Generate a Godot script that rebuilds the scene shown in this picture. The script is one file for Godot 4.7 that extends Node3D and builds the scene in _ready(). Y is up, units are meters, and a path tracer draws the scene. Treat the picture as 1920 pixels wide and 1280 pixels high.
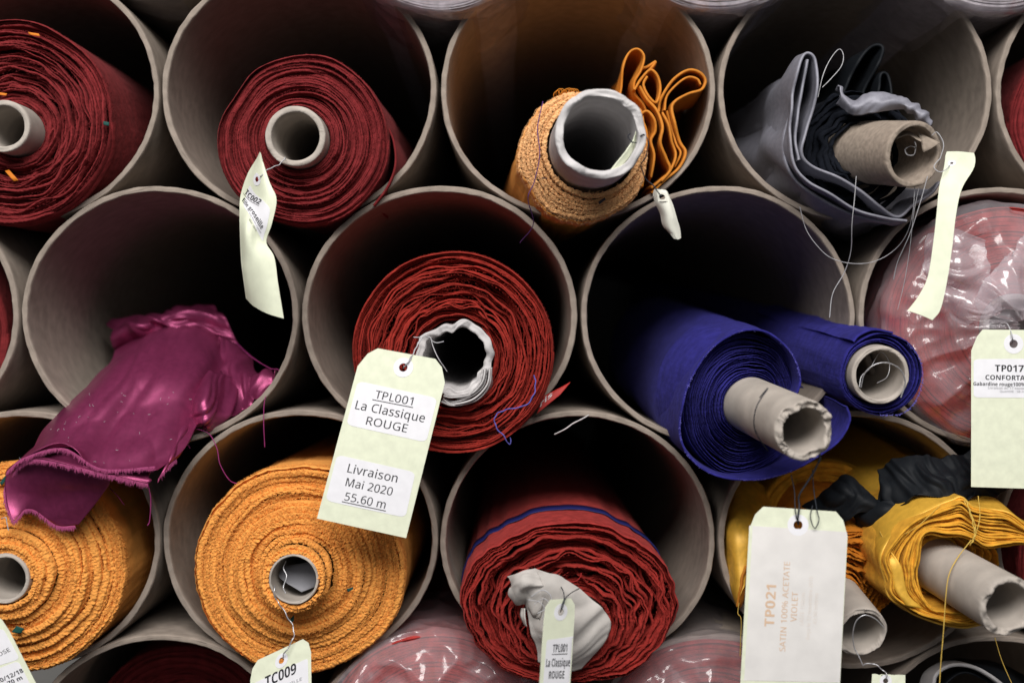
extends Node3D
# Fabric rolls stored in stacked cardboard tubes. One unit is 0.45 mm (about one pixel of the photograph at the tube mouths).
const U := 0.00045
const D := 2200.0

var M := {}
var fn := FastNoiseLite.new()
var rng := RandomNumberGenerator.new()
var used := {}
var text_cache := {}


# ---------- helpers ----------
func at(x: float, y: float, z := 0.0) -> Vector3:
	var f := (D - z) / D
	return Vector3((x - 960.0) * f, (640.0 - y) * f, z) * U

func pxl(p: Vector3) -> Vector2:
	var f := D / (D - p.z / U)
	return Vector2(960.0 + p.x / U * f, 640.0 - p.y / U * f)

func n3(x: float, y: float, z: float) -> float:
	return fn.get_noise_3d(x, y, z)

func numbered(called: String) -> String:
	if not used.has(called):
		used[called] = 0
		return called
	used[called] += 1
	return "%s_%03d" % [called, used[called]]

func thing(called: String, label: String, category: String, where := Vector3.ZERO, group := "") -> Node3D:
	var o := Node3D.new()
	o.name = numbered(called)
	add_child(o)
	o.position = where
	o.set_meta("label", label)
	o.set_meta("category", category)
	if group:
		o.set_meta("group", group)
	return o

# a part whose mesh is given in world coordinates goes under its thing with the thing's transform undone
func part(called: String, mesh: Mesh, mat: Material, parent: Node3D, in_world := true) -> MeshInstance3D:
	var o := MeshInstance3D.new()
	o.name = called
	o.mesh = mesh
	o.material_override = mat
	parent.add_child(o, true)
	if in_world:
		var t := Transform3D()
		var p: Node = parent
		while p is Node3D and p != self:
			t = p.transform * t
			p = p.get_parent()
		o.transform = t.affine_inverse()
	return o

func mesh_of(v: PackedVector3Array, ix: PackedInt32Array, uv := PackedVector2Array()) -> ArrayMesh:
	var a := []
	a.resize(Mesh.ARRAY_MAX)
	a[Mesh.ARRAY_VERTEX] = v
	a[Mesh.ARRAY_INDEX] = ix
	if uv.size():
		a[Mesh.ARRAY_TEX_UV] = uv
	var st := SurfaceTool.new()
	st.create_from_arrays(a)
	st.generate_normals()
	st.index()
	return st.commit()

func flat_mesh(v: PackedVector3Array, nr: PackedVector3Array, ix: PackedInt32Array) -> ArrayMesh:
	var a := []
	a.resize(Mesh.ARRAY_MAX)
	a[Mesh.ARRAY_VERTEX] = v
	a[Mesh.ARRAY_NORMAL] = nr
	a[Mesh.ARRAY_INDEX] = ix
	var m := ArrayMesh.new()
	m.add_surface_from_arrays(Mesh.PRIMITIVE_TRIANGLES, a)
	return m

func quad(ix: PackedInt32Array, a: int, b: int, c: int, d: int) -> void:
	ix.append(a); ix.append(b); ix.append(c)
	ix.append(a); ix.append(c); ix.append(d)

func joined(meshes: Array) -> ArrayMesh:
	var st := SurfaceTool.new()
	for m in meshes:
		st.append_from(m, 0, Transform3D())
	return st.commit()

func cat3(p0: Vector3, p1: Vector3, p2: Vector3, p3: Vector3, t: float) -> Vector3:
	return p1.cubic_interpolate(p2, p0, p3, t)

func along(pts: Array, t: float) -> Vector3:
	var n := pts.size() - 1
	var x := clampf(t, 0.0, 1.0) * n
	var i := mini(int(x), n - 1)
	var a: Vector3 = pts[i]
	var b: Vector3 = pts[i + 1]
	var z: Vector3 = pts[i - 1] if i > 0 else a * 2.0 - b
	var c: Vector3 = pts[i + 2] if i + 2 <= n else b * 2.0 - a
	return cat3(z, a, b, c, x - i)

func surf(grid: Array, u: float, v: float) -> Vector3:
	var col := []
	for r in grid:
		col.append(along(r, u))
	return along(col, v)

func grid_of(rows: Array) -> Array:
	var out := []
	for r in rows:
		var line := []
		for p in r:
			line.append(at(p[0], p[1], p[2]))
		out.append(line)
	return out

func path_of(pts: Array, z := 0.0) -> Array:
	var line := []
	for p in pts:
		line.append(at(p[0], p[1], p[2] if p.size() > 2 else z))
	return line

# thread, wire or cord along points
func cord(pts: Array, radius := 1.1, z := 0.0, steps := 0, twist := 0.0) -> ArrayMesh:
	var line := path_of(pts, z)
	var n := steps if steps else (pts.size() - 1) * 8
	var v := PackedVector3Array()
	var ix := PackedInt32Array()
	var side := 5
	var prev := Vector3.ZERO
	for i in n + 1:
		var t := float(i) / n
		var p := along(line, t)
		var d := (along(line, minf(t + 0.004, 1.0)) - along(line, maxf(t - 0.004, 0.0))).normalized()
		var a := d.cross(Vector3(0.3, 0.2, 1.0)).normalized()
		if prev != Vector3.ZERO:
			a = (prev - d * prev.dot(d)).normalized()
		prev = a
		var b := d.cross(a)
		var rr := radius * U * (1.0 + 0.25 * n3(i * 0.7, radius, 3.0))
		if twist > 0.0:
			p += (a * cos(t * twist) + b * sin(t * twist)) * radius * 0.7 * U
		for k in side:
			var th := TAU * k / side
			v.append(p + (a * cos(th) + b * sin(th)) * rr)
		if i > 0:
			for k in side:
				quad(ix, (i - 1) * side + k, i * side + k, i * side + (k + 1) % side, (i - 1) * side + (k + 1) % side)
	return mesh_of(v, ix)

# a cloth or paper sheet through a control grid of points, with thickness and wrinkles
func sheet(rows: Array, nu: int, nv: int, thick := 2.0, wrinkle := 0.0, wave := 60.0, seed := 0.0, fine := 0.0) -> ArrayMesh:
	var g := grid_of(rows)
	var p := PackedVector3Array()
	for j in nv + 1:
		var v := float(j) / nv
		for i in nu + 1:
			p.append(surf(g, float(i) / nu, v))
	return shell(p, nu, nv, thick, wrinkle, wave, seed, fine)

func shell(p: PackedVector3Array, nu: int, nv: int, thick: float, wrinkle := 0.0, wave := 60.0, seed := 0.0, fine := 0.0) -> ArrayMesh:
	var w := nu + 1
	var nr := PackedVector3Array()
	for j in nv + 1:
		for i in nu + 1:
			var du := p[j * w + mini(i + 1, nu)] - p[j * w + maxi(i - 1, 0)]
			var dv := p[mini(j + 1, nv) * w + i] - p[maxi(j - 1, 0) * w + i]
			nr.append(du.cross(dv).normalized())
	var q := PackedVector3Array()
	for k in p.size():
		var c := p[k] / U
		var h := 0.0
		if wrinkle > 0.0:
			var wl := wave * 2.4
			h += wrinkle * n3(c.x / wl + seed, c.y / wl, c.z / wl * 0.6)
			h += wrinkle * 0.3 * (1.0 - absf(n3(c.x / wl * 1.1, c.y / wl * 1.1 + seed, c.z / wl)) * 3.0)
		if fine < 0.0:      # long folds running one way
			var da := c.x * cos(seed) + c.y * sin(seed) + c.z * 0.35
			var db := c.y * cos(seed) - c.x * sin(seed)
			da += wave * 0.5 * n3(c.x / wave / 2.5, c.y / wave / 2.5, seed)
			h -= fine * n3(da / wave, db / wave / 4.5, seed) * 1.4
			h -= fine * 0.4 * (1.0 - 2.6 * absf(n3(da / wave * 1.3 + 5.0, db / wave / 3.0, seed)))
		if fine > 0.0:
			h += fine * n3(c.x / 7.0, c.y / 7.0 + seed, c.z / 7.0)
		q.append(p[k] + nr[k] * h * U)
	var v := PackedVector3Array()
	var ix := PackedInt32Array()
	var t := thick * U * 0.5
	for k in q.size():
		v.append(q[k] + nr[k] * t)
	for k in q.size():
		v.append(q[k] - nr[k] * t)
	var o := q.size()
	for j in nv:
		for i in nu:
			var a := j * w + i
			quad(ix, a, a + 1, a + w + 1, a + w)
			quad(ix, o + a, o + a + w, o + a + w + 1, o + a + 1)
	for i in nu:
		quad(ix, i, o + i, o + i + 1, i + 1)
		var b := nv * w + i
		quad(ix, b, b + 1, o + b + 1, o + b)
	for j in nv:
		var a := j * w
		quad(ix, a, a + w, o + a + w, o + a)
		var b := j * w + nu
		quad(ix, b, o + b, o + b + w, b + w)
	return mesh_of(v, ix)

# cloth whose folded edge follows a path and which runs back into the tube
func strip(path: Array, z: float, thick: float, length: float, drift := Vector2.ZERO, seed := 0.0, wob := 3.0, zn := 4.0, n := 0, fray := 0.0) -> ArrayMesh:
	var line := path_of(path, z)
	if n == 0:
		n = (path.size() - 1) * 7
	var rows := 16
	var v := PackedVector3Array()
	var ix := PackedInt32Array()
	var t := thick * 0.5 * U
	var w := rows * 2 + 1
	for i in n + 1:
		var s := float(i) / n
		var p := along(line, s)
		var d := along(line, minf(s + 0.01, 1.0)) - along(line, maxf(s - 0.01, 0.0))
		var nm := Vector3(-d.y, d.x, 0.0).normalized()
		var c := p / U
		p.z += (zn * n3(c.x / 70.0, c.y / 70.0, seed) + fray * n3(c.x / 4.0, c.y / 4.0, seed)) * U
		var a := PackedVector3Array()
		var b := PackedVector3Array()
		for j in rows:
			var e := float(j) / (rows - 1)
			var deep := length * e * e
			var q := p + Vector3(drift.x * deep, drift.y * deep, -deep) * U
			var k := minf(1.0, deep / 60.0)
			q += nm * wob * k * n3(c.x / 120.0, c.y / 120.0 + seed, deep / 220.0) * 2.0 * U
			a.append(q + nm * t)
			b.append(q - nm * t)
		for j in range(rows - 1, -1, -1):
			v.append(a[j])
		v.append(p + Vector3(0, 0, t * 0.8))
		for j in rows:
			v.append(b[j])
	for i in n:
		for j in w - 1:
			var a := i * w + j
			quad(ix, a, a + 1, a + w + 1, a + w)
	for i in [0, n]:
		for j in rows - 1:
			var a: int = i * w + j
			var b: int = i * w + w - 1 - j
			quad(ix, a, a + 1, b - 1, b)
	return mesh_of(v, ix)

# several strips laid between an outer and an inner path of equal length
func bundle(outer: Array, inner: Array, count: int, z: float, length: float, drift: Vector2, seed: float, thick: float, zs := 10.0, wob := 4.0) -> ArrayMesh:
	var all := []
	for k in count:
		var s := float(k) / maxf(1.0, count - 1.0)
		var pth := []
		for i in outer.size():
			var jx := 3.0 * n3(i * 0.9, k * 1.3, seed)
			pth.append([lerpf(outer[i][0], inner[i][0], s) + jx, lerpf(outer[i][1], inner[i][1], s) + 3.0 * n3(i * 0.9, k * 1.3, seed + 9.0)])
		all.append(strip(pth, z + zs * n3(k * 1.7, seed, 0.0) * 2.0, thick, length * (1.0 - 0.1 * s), drift, seed + k, wob, 6.0, 0, 1.5))
	return joined(all)

# fine loose fibres standing along a line
func fibres(line: Array, count: int, dir: Vector3, spread: float, length: float, width := 0.5, lift := 0.0) -> ArrayMesh:
	var v := PackedVector3Array()
	var ix := PackedInt32Array()
	for i in count:
		var p := along(line, rng.randf()) + Vector3(0, 0, lift * U)
		var d := (dir + Vector3(rng.randf_range(-1, 1), rng.randf_range(-1, 1), rng.randf_range(-1, 1)) * spread).normalized()
		var l := length * rng.randf_range(0.35, 1.0) * U
		var s := d.cross(Vector3(0.1, 0.3, 1.0)).normalized() * width * U
		var bend := Vector3(rng.randf_range(-1, 1), rng.randf_range(-1, 1), 0.2) * l * 0.25
		var o := v.size()
		v.append(p - s); v.append(p + s)
		v.append(p + d * l * 0.55 + bend * 0.5 - s * 0.8); v.append(p + d * l * 0.55 + bend * 0.5 + s * 0.8)
		v.append(p + d * l + bend)
		quad(ix, o, o + 1, o + 3, o + 2)
		ix.append(o + 2); ix.append(o + 3); ix.append(o + 4)
	return mesh_of(v, ix)

func frame(f: Vector3, back: Vector3) -> Transform3D:
	var z := (f - back).normalized()
	var x := Vector3.UP.cross(z).normalized()
	return Transform3D(Basis(x, z.cross(x), z), f)

# outline factor of a roll at an angle
func outline(o: Dictionary, c: float, s: float) -> float:
	var k: float = 1.0 + o.get("lump", 0.012) * n3(c * 1.3 + o.seed, s * 1.3, 1.0)
	k += o.get("ripple", 0.0) * n3(c * 5.0, s * 5.0 + o.seed, 4.0)
	for f in o.get("flats", []):      # [angle, depth, sharpness]
		var g: float = c * cos(f[0]) + s * sin(f[0])
		k -= f[1] * pow(maxf(0.0, g), f[2])
	return k

# how far a turn of the spiral stands out at an angle
func stand_out(o: Dictionary, c: float, sn: float, s: float) -> float:
	var q: float = s / o.n
	var sd: float = o.seed
	var zamp: float = o.get("zamp", 6.0)
	var waves: float = o.get("waves", 1.4)
	var z: float = o.get("cone", 0.0) * (1.0 - q) + o.get("hub", 0.0) * exp(-q * 7.0)
	z += zamp * (n3(c * 0.5, sn * 0.5 - sd, s * 0.33) + n3(sd * 2.0, 3.3, s * 0.23) * 1.3 + 0.8 * n3(c * 0.25, sn * 0.25 + sd, s * 0.6) + 0.3 * n3(sd, 7.7, s * 1.37))
	if o.has("recess"):      # whole groups of turns sit deeper than their neighbours
		z -= o.recess * smoothstep(0.04, 0.22, n3(c * 0.35 + 3.0, sn * 0.35 + sd, s * 0.26))
	if o.has("collar"):
		z += o.collar[1] * (1.0 - smoothstep(o.collar[0], o.collar[0] + 0.05, q))
	z += zamp * 0.2 * n3(c * waves * 1.5, sn * waves * 1.5 + sd, s * 0.8)
	return z

# the wound edge of a roll: one continuous spiral of cloth, every turn a ridge of its own
func wound(o: Dictionary) -> ArrayMesh:
	var n: int = o.n
	var m: int = o.get("m", 260)
	var r0: float = o.r0
	var r1: float = o.r1
	var sd: float = o.seed
	var amp: float = o.get("amp", 3.0)
	var waves: float = o.get("waves", 2.6)
	var rough: float = o.get("rough", 0.5)
	var gap: float = o.get("gap", 0.25)
	var off: Vector2 = o.get("off", Vector2.ZERO)
	var squash: Vector2 = o.get("squash", Vector2.ONE)
	var deep: float = o.get("deep", 16.0)
	var pitch := (r1 - r0) / n
	var cum := PackedFloat32Array([0.0])
	for k in n + 2:
		cum.append(cum[k] + 0.55 + 0.9 * absf(n3(k * 0.9, sd, 2.0)) * 1.6)
	var top := cum[n]
	var v := PackedVector3Array()
	var ix := PackedInt32Array()
	var dip: float = o.get("dip", 1.3)
	var prof: Array = [[-1.0, -deep], [-0.94, -dip], [-0.5, 0.0], [0.0, 0.2 * dip], [0.5, 0.0], [0.94, -dip], [1.0, -deep]]
	var w := prof.size()
	var total := n * m
	for i in total + 1:
		var s := float(i) / m
		var th := TAU * s
		var c := cos(th)
		var sn := sin(th)
		var k := mini(int(s), n - 1)
		var q := s / n
		var cs := (cum[k] + (cum[k + 1] - cum[k]) * (s - k)) / top
		var local := (cum[k + 1] - cum[k]) / top * (r1 - r0)
		var env := clampf(q * 5.0, 0.15, 1.0) * clampf((1.0 - q) * 6.0, 0.1, 1.0)
		var r := lerpf(r0, r1, cs)
		var wavez := n3(c * waves + sd, sn * waves, s * 0.22)
		var loose := clampf(0.5 + 1.4 * n3(c * 0.7, sn * 0.7 + sd * 3.0, s * 0.45), 0.0, 1.0)
		r += amp * env * (wavez * 1.6 * loose + 0.22 * n3(c * waves * 2.3, sn * waves * 2.3 + sd, s * 0.3))
		var crack := maxf(0.0, n3(c * 0.9, sn * 0.9 + sd, s * 1.37) - 0.12)
		var tight := clampf(1.06 - gap * 2.4 * crack, 0.3, 1.06)
		var half: float = local * 0.5 * tight * o.get("thin", 1.0)
		var z := stand_out(o, c, sn, s)
		var ol := lerpf(1.0, outline(o, c, sn), q)
		var sx := lerpf(1.0, squash.x, minf(1.0, q * 1.2))
		var sy := lerpf(1.0, squash.y, minf(1.0, q * 1.2))
		var ox := off.x * (1.0 - q)
		var oy := off.y * (1.0 - q)
		for e in prof:
			var rr: float = (r + e[0] * half) * ol
			var zz: float = z + e[1]
			var x := c * rr * sx + ox
			var y := sn * rr * sy + oy
			if rough > 0.0 and e[1] > -3.0:
				var f := o.get("grain", 3.0) as float
				zz += rough * n3(x / f, y / f, sd) * 2.0
				var g := rough * 1.2 * n3(x / f + 40.0, y / f, sd)
				x += c * g
				y += sn * g
			v.append(Vector3(x, y, zz) * U)
		if i > 0:
			var a := (i - 1) * w
			for e in w - 1:
				quad(ix, a + e, a + e + w, a + e + w + 1, a + e + 1)
	return mesh_of(v, ix)

# the outermost turn of a roll, running back along its length
func side_wrap(o: Dictionary, length: float) -> ArrayMesh:
	var m := 200
	var zs := [3.0, 0.0, -2.0, -8.0, -20.0, -45.0, -80.0, -130.0, -200.0, -300.0, -450.0, -700.0, -1100.0, -length]
	var v := PackedVector3Array()
	var ix := PackedInt32Array()
	var squash: Vector2 = o.get("squash", Vector2.ONE)
	var zamp: float = o.get("zamp", 6.0)
	var rough: float = o.get("rough", 0.5)
	for j in zs.size():
		for i in m:
			var th := TAU * i / m
			var c := cos(th)
			var s := sin(th)
			var z: float = zs[j]
			var r: float = o.r1 * outline(o, c, s)
			r += 1.2 * (o.get("slack", 1.0) as float) * n3(c * 2.2, s * 2.2, z / 160.0 + o.seed) * clampf(-z / 40.0, 0.0, 2.5)
			r += rough * 1.2 * n3(c * 60.0, s * 60.0, z / 3.0)
			if j == 0:
				r -= 2.6
			elif j == 1:
				r -= 0.6
			var ze := z + (zamp * 0.6 * n3(c * 1.4, s * 1.4 + o.seed, 11.0) + rough * n3(c * 40.0, s * 40.0, 5.0) if j < 4 else 0.0)
			v.append(Vector3(c * r * squash.x, s * r * squash.y, ze) * U)
	for j in zs.size() - 1:
		for i in m:
			var a := j * m + i
			var b := j * m + (i + 1) % m
			quad(ix, a, b, b + m, a + m)
	return mesh_of(v, ix)

# short fibres or terry loops standing on a wound edge
func nap(o: Dictionary, count: int, length: float, width: float, stand: float, rim := 0.1) -> ArrayMesh:
	var v := PackedVector3Array()
	var ix := PackedInt32Array()
	var off: Vector2 = o.get("off", Vector2.ZERO)
	var squash: Vector2 = o.get("squash", Vector2.ONE)
	for i in count:
		var q := sqrt(rng.randf())
		var side := rng.randf() < rim
		if side:
			q = 1.0
		var th := rng.randf() * TAU
		var c := cos(th)
		var s := sin(th)
		var r: float = lerpf(o.r0, o.r1, q) * lerpf(1.0, outline(o, c, s), q)
		var z: float = stand_out(o, c, s, q * o.n) - 0.6
		if side:
			z -= rng.randf() * 25.0
		var p := Vector3(c * r * lerpf(1.0, squash.x, q) + off.x * (1.0 - q), s * r * lerpf(1.0, squash.y, q) + off.y * (1.0 - q), z)
		var out := Vector3(c, s, 0.3) if side else Vector3(rng.randf_range(-0.3, 0.3), rng.randf_range(-0.3, 0.3), 1.0)
		var lie := Vector3(rng.randf_range(-1, 1), rng.randf_range(-1, 1), rng.randf_range(-0.3, 0.3)) + Vector3(-s, c, 0.0) * (0.8 if rng.randf() < 0.5 else -0.8)
		lie = lie.normalized()
		var wd := out.cross(lie).normalized() * width
		var l := length * rng.randf_range(0.5, 1.2)
		var b := v.size()
		var steps := [[0.0, 0.0], [0.3, 0.8], [0.7, 1.0], [1.0, 0.1]]
		for e in steps:
			var m: Vector3 = p + lie * l * (e[0] - 0.5) + out * stand * e[1]
			v.append((m - wd * (0.6 + 0.4 * e[1])) * U)
			v.append((m + wd * (0.6 + 0.4 * e[1])) * U)
		for k in 3:
			quad(ix, b + k * 2, b + k * 2 + 1, b + k * 2 + 3, b + k * 2 + 2)
	return mesh_of(v, ix)

# a cardboard or paper core: pipe along local z, mouth at z = 0
func core_mesh(ro: float, ri: float, length: float, rag := 0.6, seed := 0.0, crush := 0.0, peel := 0.0) -> ArrayMesh:
	var m := 180
	var v := PackedVector3Array()
	var ix := PackedInt32Array()
	var wall := ro - ri
	# [share across the wall from outside to inside, z]
	var prof := [[0.0, -length], [0.0, -length * 0.5], [0.0, -60.0], [0.0, -25.0], [0.0, -9.0], [0.02, -2.5], [0.12, -0.5], [0.3, 0.0], [0.5, 0.2], [0.7, 0.0], [0.88, -0.5], [0.98, -2.5], [1.0, -9.0], [1.0, -25.0], [1.0, -70.0], [1.0, -180.0], [1.0, -length]]
	var np := prof.size()
	for i in m:
		var th := TAU * i / m
		var c := cos(th)
		var s := sin(th)
		var bend := crush * (n3(c * 0.9 + seed, s * 0.9, 2.0) + 0.6 * n3(c * 2.3, s * 2.3 + seed, 8.0))
		for j in np:
			var e: Array = prof[j]
			var front := clampf(1.0 + e[1] / 40.0, 0.0, 1.0)
			var r: float = ro - wall * e[0]
			r += bend * clampf(1.0 + e[1] / 160.0, 0.2, 1.0)
			var lip := clampf(1.0 + e[1] / 8.0, 0.0, 1.0)
			var much := clampf(0.35 + 1.3 * n3(c * 1.1 - seed, s * 1.1, 9.0), 0.0, 1.0)
			r += rag * lip * (0.7 * n3(c * 1.8, s * 1.8 + seed, e[0] * 1.5) + much * 0.4 * n3(c * 5.0, s * 5.0, e[0] * 3.0 + seed) + 0.25 * n3(c * 14.0, s * 14.0, e[0] * 3.0 + seed))
			var z: float = e[1]
			if front > 0.5:
				z += rag * 2.0 * (1.1 * n3(c * 1.3 + seed, s * 1.3, e[0] * 1.4) + much * (0.6 * n3(c * 3.3, s * 3.3 + seed, e[0] * 2.5) + 0.5 * n3(c * 13.0, s * 13.0 + seed, e[0] * 5.0))) * front
				z += peel * maxf(0.0, n3(c * 1.6 + seed * 2.0, s * 1.6, 5.0)) * front
			v.append(Vector3(c * r, s * r, z) * U)
	for i in m:
		var b := (i + 1) % m
		for j in np - 1:
			quad(ix, i * np + j, b * np + j, b * np + j + 1, i * np + j + 1)
	return mesh_of(v, ix)

# a storage tube: oval cardboard pipe lying along z, mouth at local z = 0
func tube_mesh(rx: float, ry: float, wall: float, length: float, seed: float) -> ArrayMesh:
	var m := 160
	var v := PackedVector3Array()
	var ix := PackedInt32Array()
	var prof := [[0.0, -length], [0.0, -length * 0.6], [0.0, -length * 0.3], [0.0, -200.0], [0.0, -60.0], [0.0, -12.0], [0.03, -3.5], [0.12, -0.8], [0.25, 0.0], [0.36, -0.9], [0.48, 0.2], [0.6, -0.8], [0.75, 0.1], [0.88, -0.8], [0.97, -3.5], [1.0, -12.0], [1.0, -60.0], [1.0, -200.0], [1.0, -length * 0.3], [1.0, -length * 0.6], [1.0, -length], [0.0, -length]]
	var np := prof.size()
	for i in m:
		var th := TAU * i / m
		var c := cos(th)
		var s := sin(th)
		var bump := 2.0 * n3(c * 1.2 + seed, s * 1.2, 0.0)
		for j in np:
			var e: Array = prof[j]
			var inset: float = wall * e[0] - bump
			var z: float = e[1]
			if z > -8.0:
				inset += 0.9 * n3(c * 9.0, s * 9.0 + seed, e[0] * 2.0)
				z += 1.8 * n3(c * 2.0, s * 2.0, seed) + 0.9 * n3(c * 14.0, s * 14.0 + seed, e[0] * 5.0)
				z -= 5.0 * maxf(0.0, n3(c * 11.0, s * 11.0 + seed * 2.0, e[0] * 0.8) - 0.55)
			v.append(Vector3(c * (rx - inset), s * (ry - inset), z) * U)
	for i in m:
		var b := (i + 1) % m
		for j in np - 1:
			quad(ix, i * np + j, b * np + j, b * np + j + 1, i * np + j + 1)
	return mesh_of(v, ix)

# clear film round a roll's end: bunched at the middle, creased, running back over the side
func film_mesh(o: Dictionary) -> ArrayMesh:
	var m := 300
	var rows := 90
	var r1: float = o.r
	var ri: float = o.get("ri", 40.0)
	var sd: float = o.seed
	var crease: float = o.get("crease", 14.0)
	var bulge: float = o.get("bulge", 30.0)
	var v := PackedVector3Array()
	var ix := PackedInt32Array()
	for j in rows + 1:
		var e := float(j) / rows
		for i in m:
			var th := TAU * i / m
			var c := cos(th)
			var s := sin(th)
			var r: float
			var z: float
			if e < 0.62:
				var q := e / 0.62
				r = lerpf(ri, r1, q)
				z = bulge * (1.0 - q * q) + 22.0 * (1.0 - smoothstep(0.85, 1.0, q)) - 2.0
			else:
				var q := (e - 0.62) / 0.38
				r = r1 + 3.0
				z = -2.0 - 320.0 * q * q
			var x := c * r
			var y := s * r
			var a := absf(n3(x / 130.0 + sd, y / 130.0, z / 180.0))
			var b := absf(n3(x / 62.0, y / 62.0 + sd, z / 90.0))
			var d := absf(n3(x / 260.0 - sd, y / 260.0, z / 260.0))
			var h := crease * (1.0 - 2.6 * a) * 0.7 + crease * 0.28 * (1.0 - 2.6 * b) + crease * 0.8 * (1.0 - 2.4 * d)
			# folds running out from the gathered middle
			var fold := absf(n3(c * 1.7 + sd, s * 1.7, r / 400.0))
			h += crease * 0.9 * (1.0 - 2.6 * fold) * clampf(1.4 - e * 1.9, 0.0, 1.0)
			if e < 0.62:
				z += maxf(h, -8.0)
				r += h * 0.25 * e
			else:
				r += maxf(h * 0.35, 0.0)
			v.append(Vector3(c * r, s * r, z) * U)
	for j in rows:
		for i in m:
			var a := j * m + i
			var b := j * m + (i + 1) % m
			quad(ix, a, b, b + m, a + m)
	return mesh_of(v, ix)

# a roll of cloth on a core
func roll(d: Dictionary) -> Node3D:
	var f: Vector3 = at(d.p[0], d.p[1], d.z)
	var k: float = (D - d.z) / D
	var tilt: Vector2 = d.get("tilt", Vector2.ZERO)
	var t := frame(f, f + Vector3(tilt.x, tilt.y, -1.0))
	var o := thing(d.get("called", "fabric_roll"), d.label, d.get("category", "fabric roll"), f, d.get("group", "fabric rolls in the tubes"))
	o.transform = t
	var length: float = d.get("length", 2600.0)
	var opt: Dictionary = d.get("opt", {})
	opt.seed = d.seed
	opt.r1 = d.r * k
	opt.n = d.n
	if d.has("core"):
		var cr: Array = d.core            # [px, py, z, outer radius, inner radius]
		var ck: float = (D - cr[2]) / D
		var l: Vector3 = t.affine_inverse() * at(cr[0], cr[1], cr[2]) / U
		opt.off = Vector2(l.x, l.y)
		opt.r0 = cr[3] * ck + d.get("slip", 1.0)
		var cm := core_mesh(cr[3] * ck, cr[4] * ck, length, d.get("rag", 0.6), d.seed, d.get("crush", 0.0), d.get("peel", 0.0))
		var c := part("core_tube", cm, d.get("core_mat", M.core), o, false)
		c.position = l * U
		d.core_node = c
	else:
		opt.r0 = d.r0 * k
	part("wound_edge", wound(opt), d.get("edge_mat", d.mat), o, false)
	if d.get("side", true):
		part("outer_wrap", side_wrap(opt, length), d.get("side_mat", d.mat), o, false)
	if d.has("nap"):
		var np: Array = d.nap
		part("nap", nap(opt, np[0], np[1], np[2], np[3]), d.get("nap_mat", d.mat), o, false).set_meta("kind", "stuff")
	d.opt = opt
	d.node = o
	return o

# ---------- tags ----------
func text_arrays(text: String, bold: bool, italic := false) -> Array:
	var key := text + str(bold) + str(italic)
	if not text_cache.has(key):
		var sf := SystemFont.new()
		sf.font_names = PackedStringArray(["Droid Sans"])
		sf.font_weight = 700 if bold else 400
		sf.font_italic = italic
		var tm := TextMesh.new()
		tm.font = sf
		tm.text = text
		tm.font_size = 64
		tm.pixel_size = 0.01
		tm.depth = 0.0
		tm.curve_step = 1.2
		text_cache[key] = [tm.get_mesh_arrays(), tm.get_aabb()]
	return text_cache[key]

func uv_at(g: Array, p: Vector2) -> Vector2:
	var q := Vector2(0.5, 0.5)
	for i in 14:
		var a := pxl(surf(g, q.x, q.y))
		var du := (pxl(surf(g, q.x + 0.01, q.y)) - a) / 0.01
		var dv := (pxl(surf(g, q.x, q.y + 0.01)) - a) / 0.01
		var r := p - a
		var det := du.x * dv.y - du.y * dv.x
		if absf(det) < 1e-6:
			break
		q += Vector2(r.x * dv.y - r.y * dv.x, du.x * r.y - du.y * r.x) / det
		q = q.clamp(Vector2(-1.0, -1.0), Vector2(2.0, 2.0))
	return q

func card_normal(g: Array, u: float, v: float) -> Vector3:
	var n := (surf(g, u + 0.01, v) - surf(g, u - 0.01, v)).cross(surf(g, u, v - 0.01) - surf(g, u, v + 0.01)).normalized()
	return n if n.z > 0.0 else -n

func on_card(g: Array, u: float, v: float, lift: float) -> Vector3:
	return surf(g, u, v) + card_normal(g, u, v) * lift * U

# sides of the card's u and v axes in units
func card_size(g: Array, v := 0.4) -> Vector2:
	return Vector2((surf(g, 1, v) - surf(g, 0, v)).length(), (surf(g, 0.5, 1) - surf(g, 0.5, 0)).length()) / U

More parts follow.
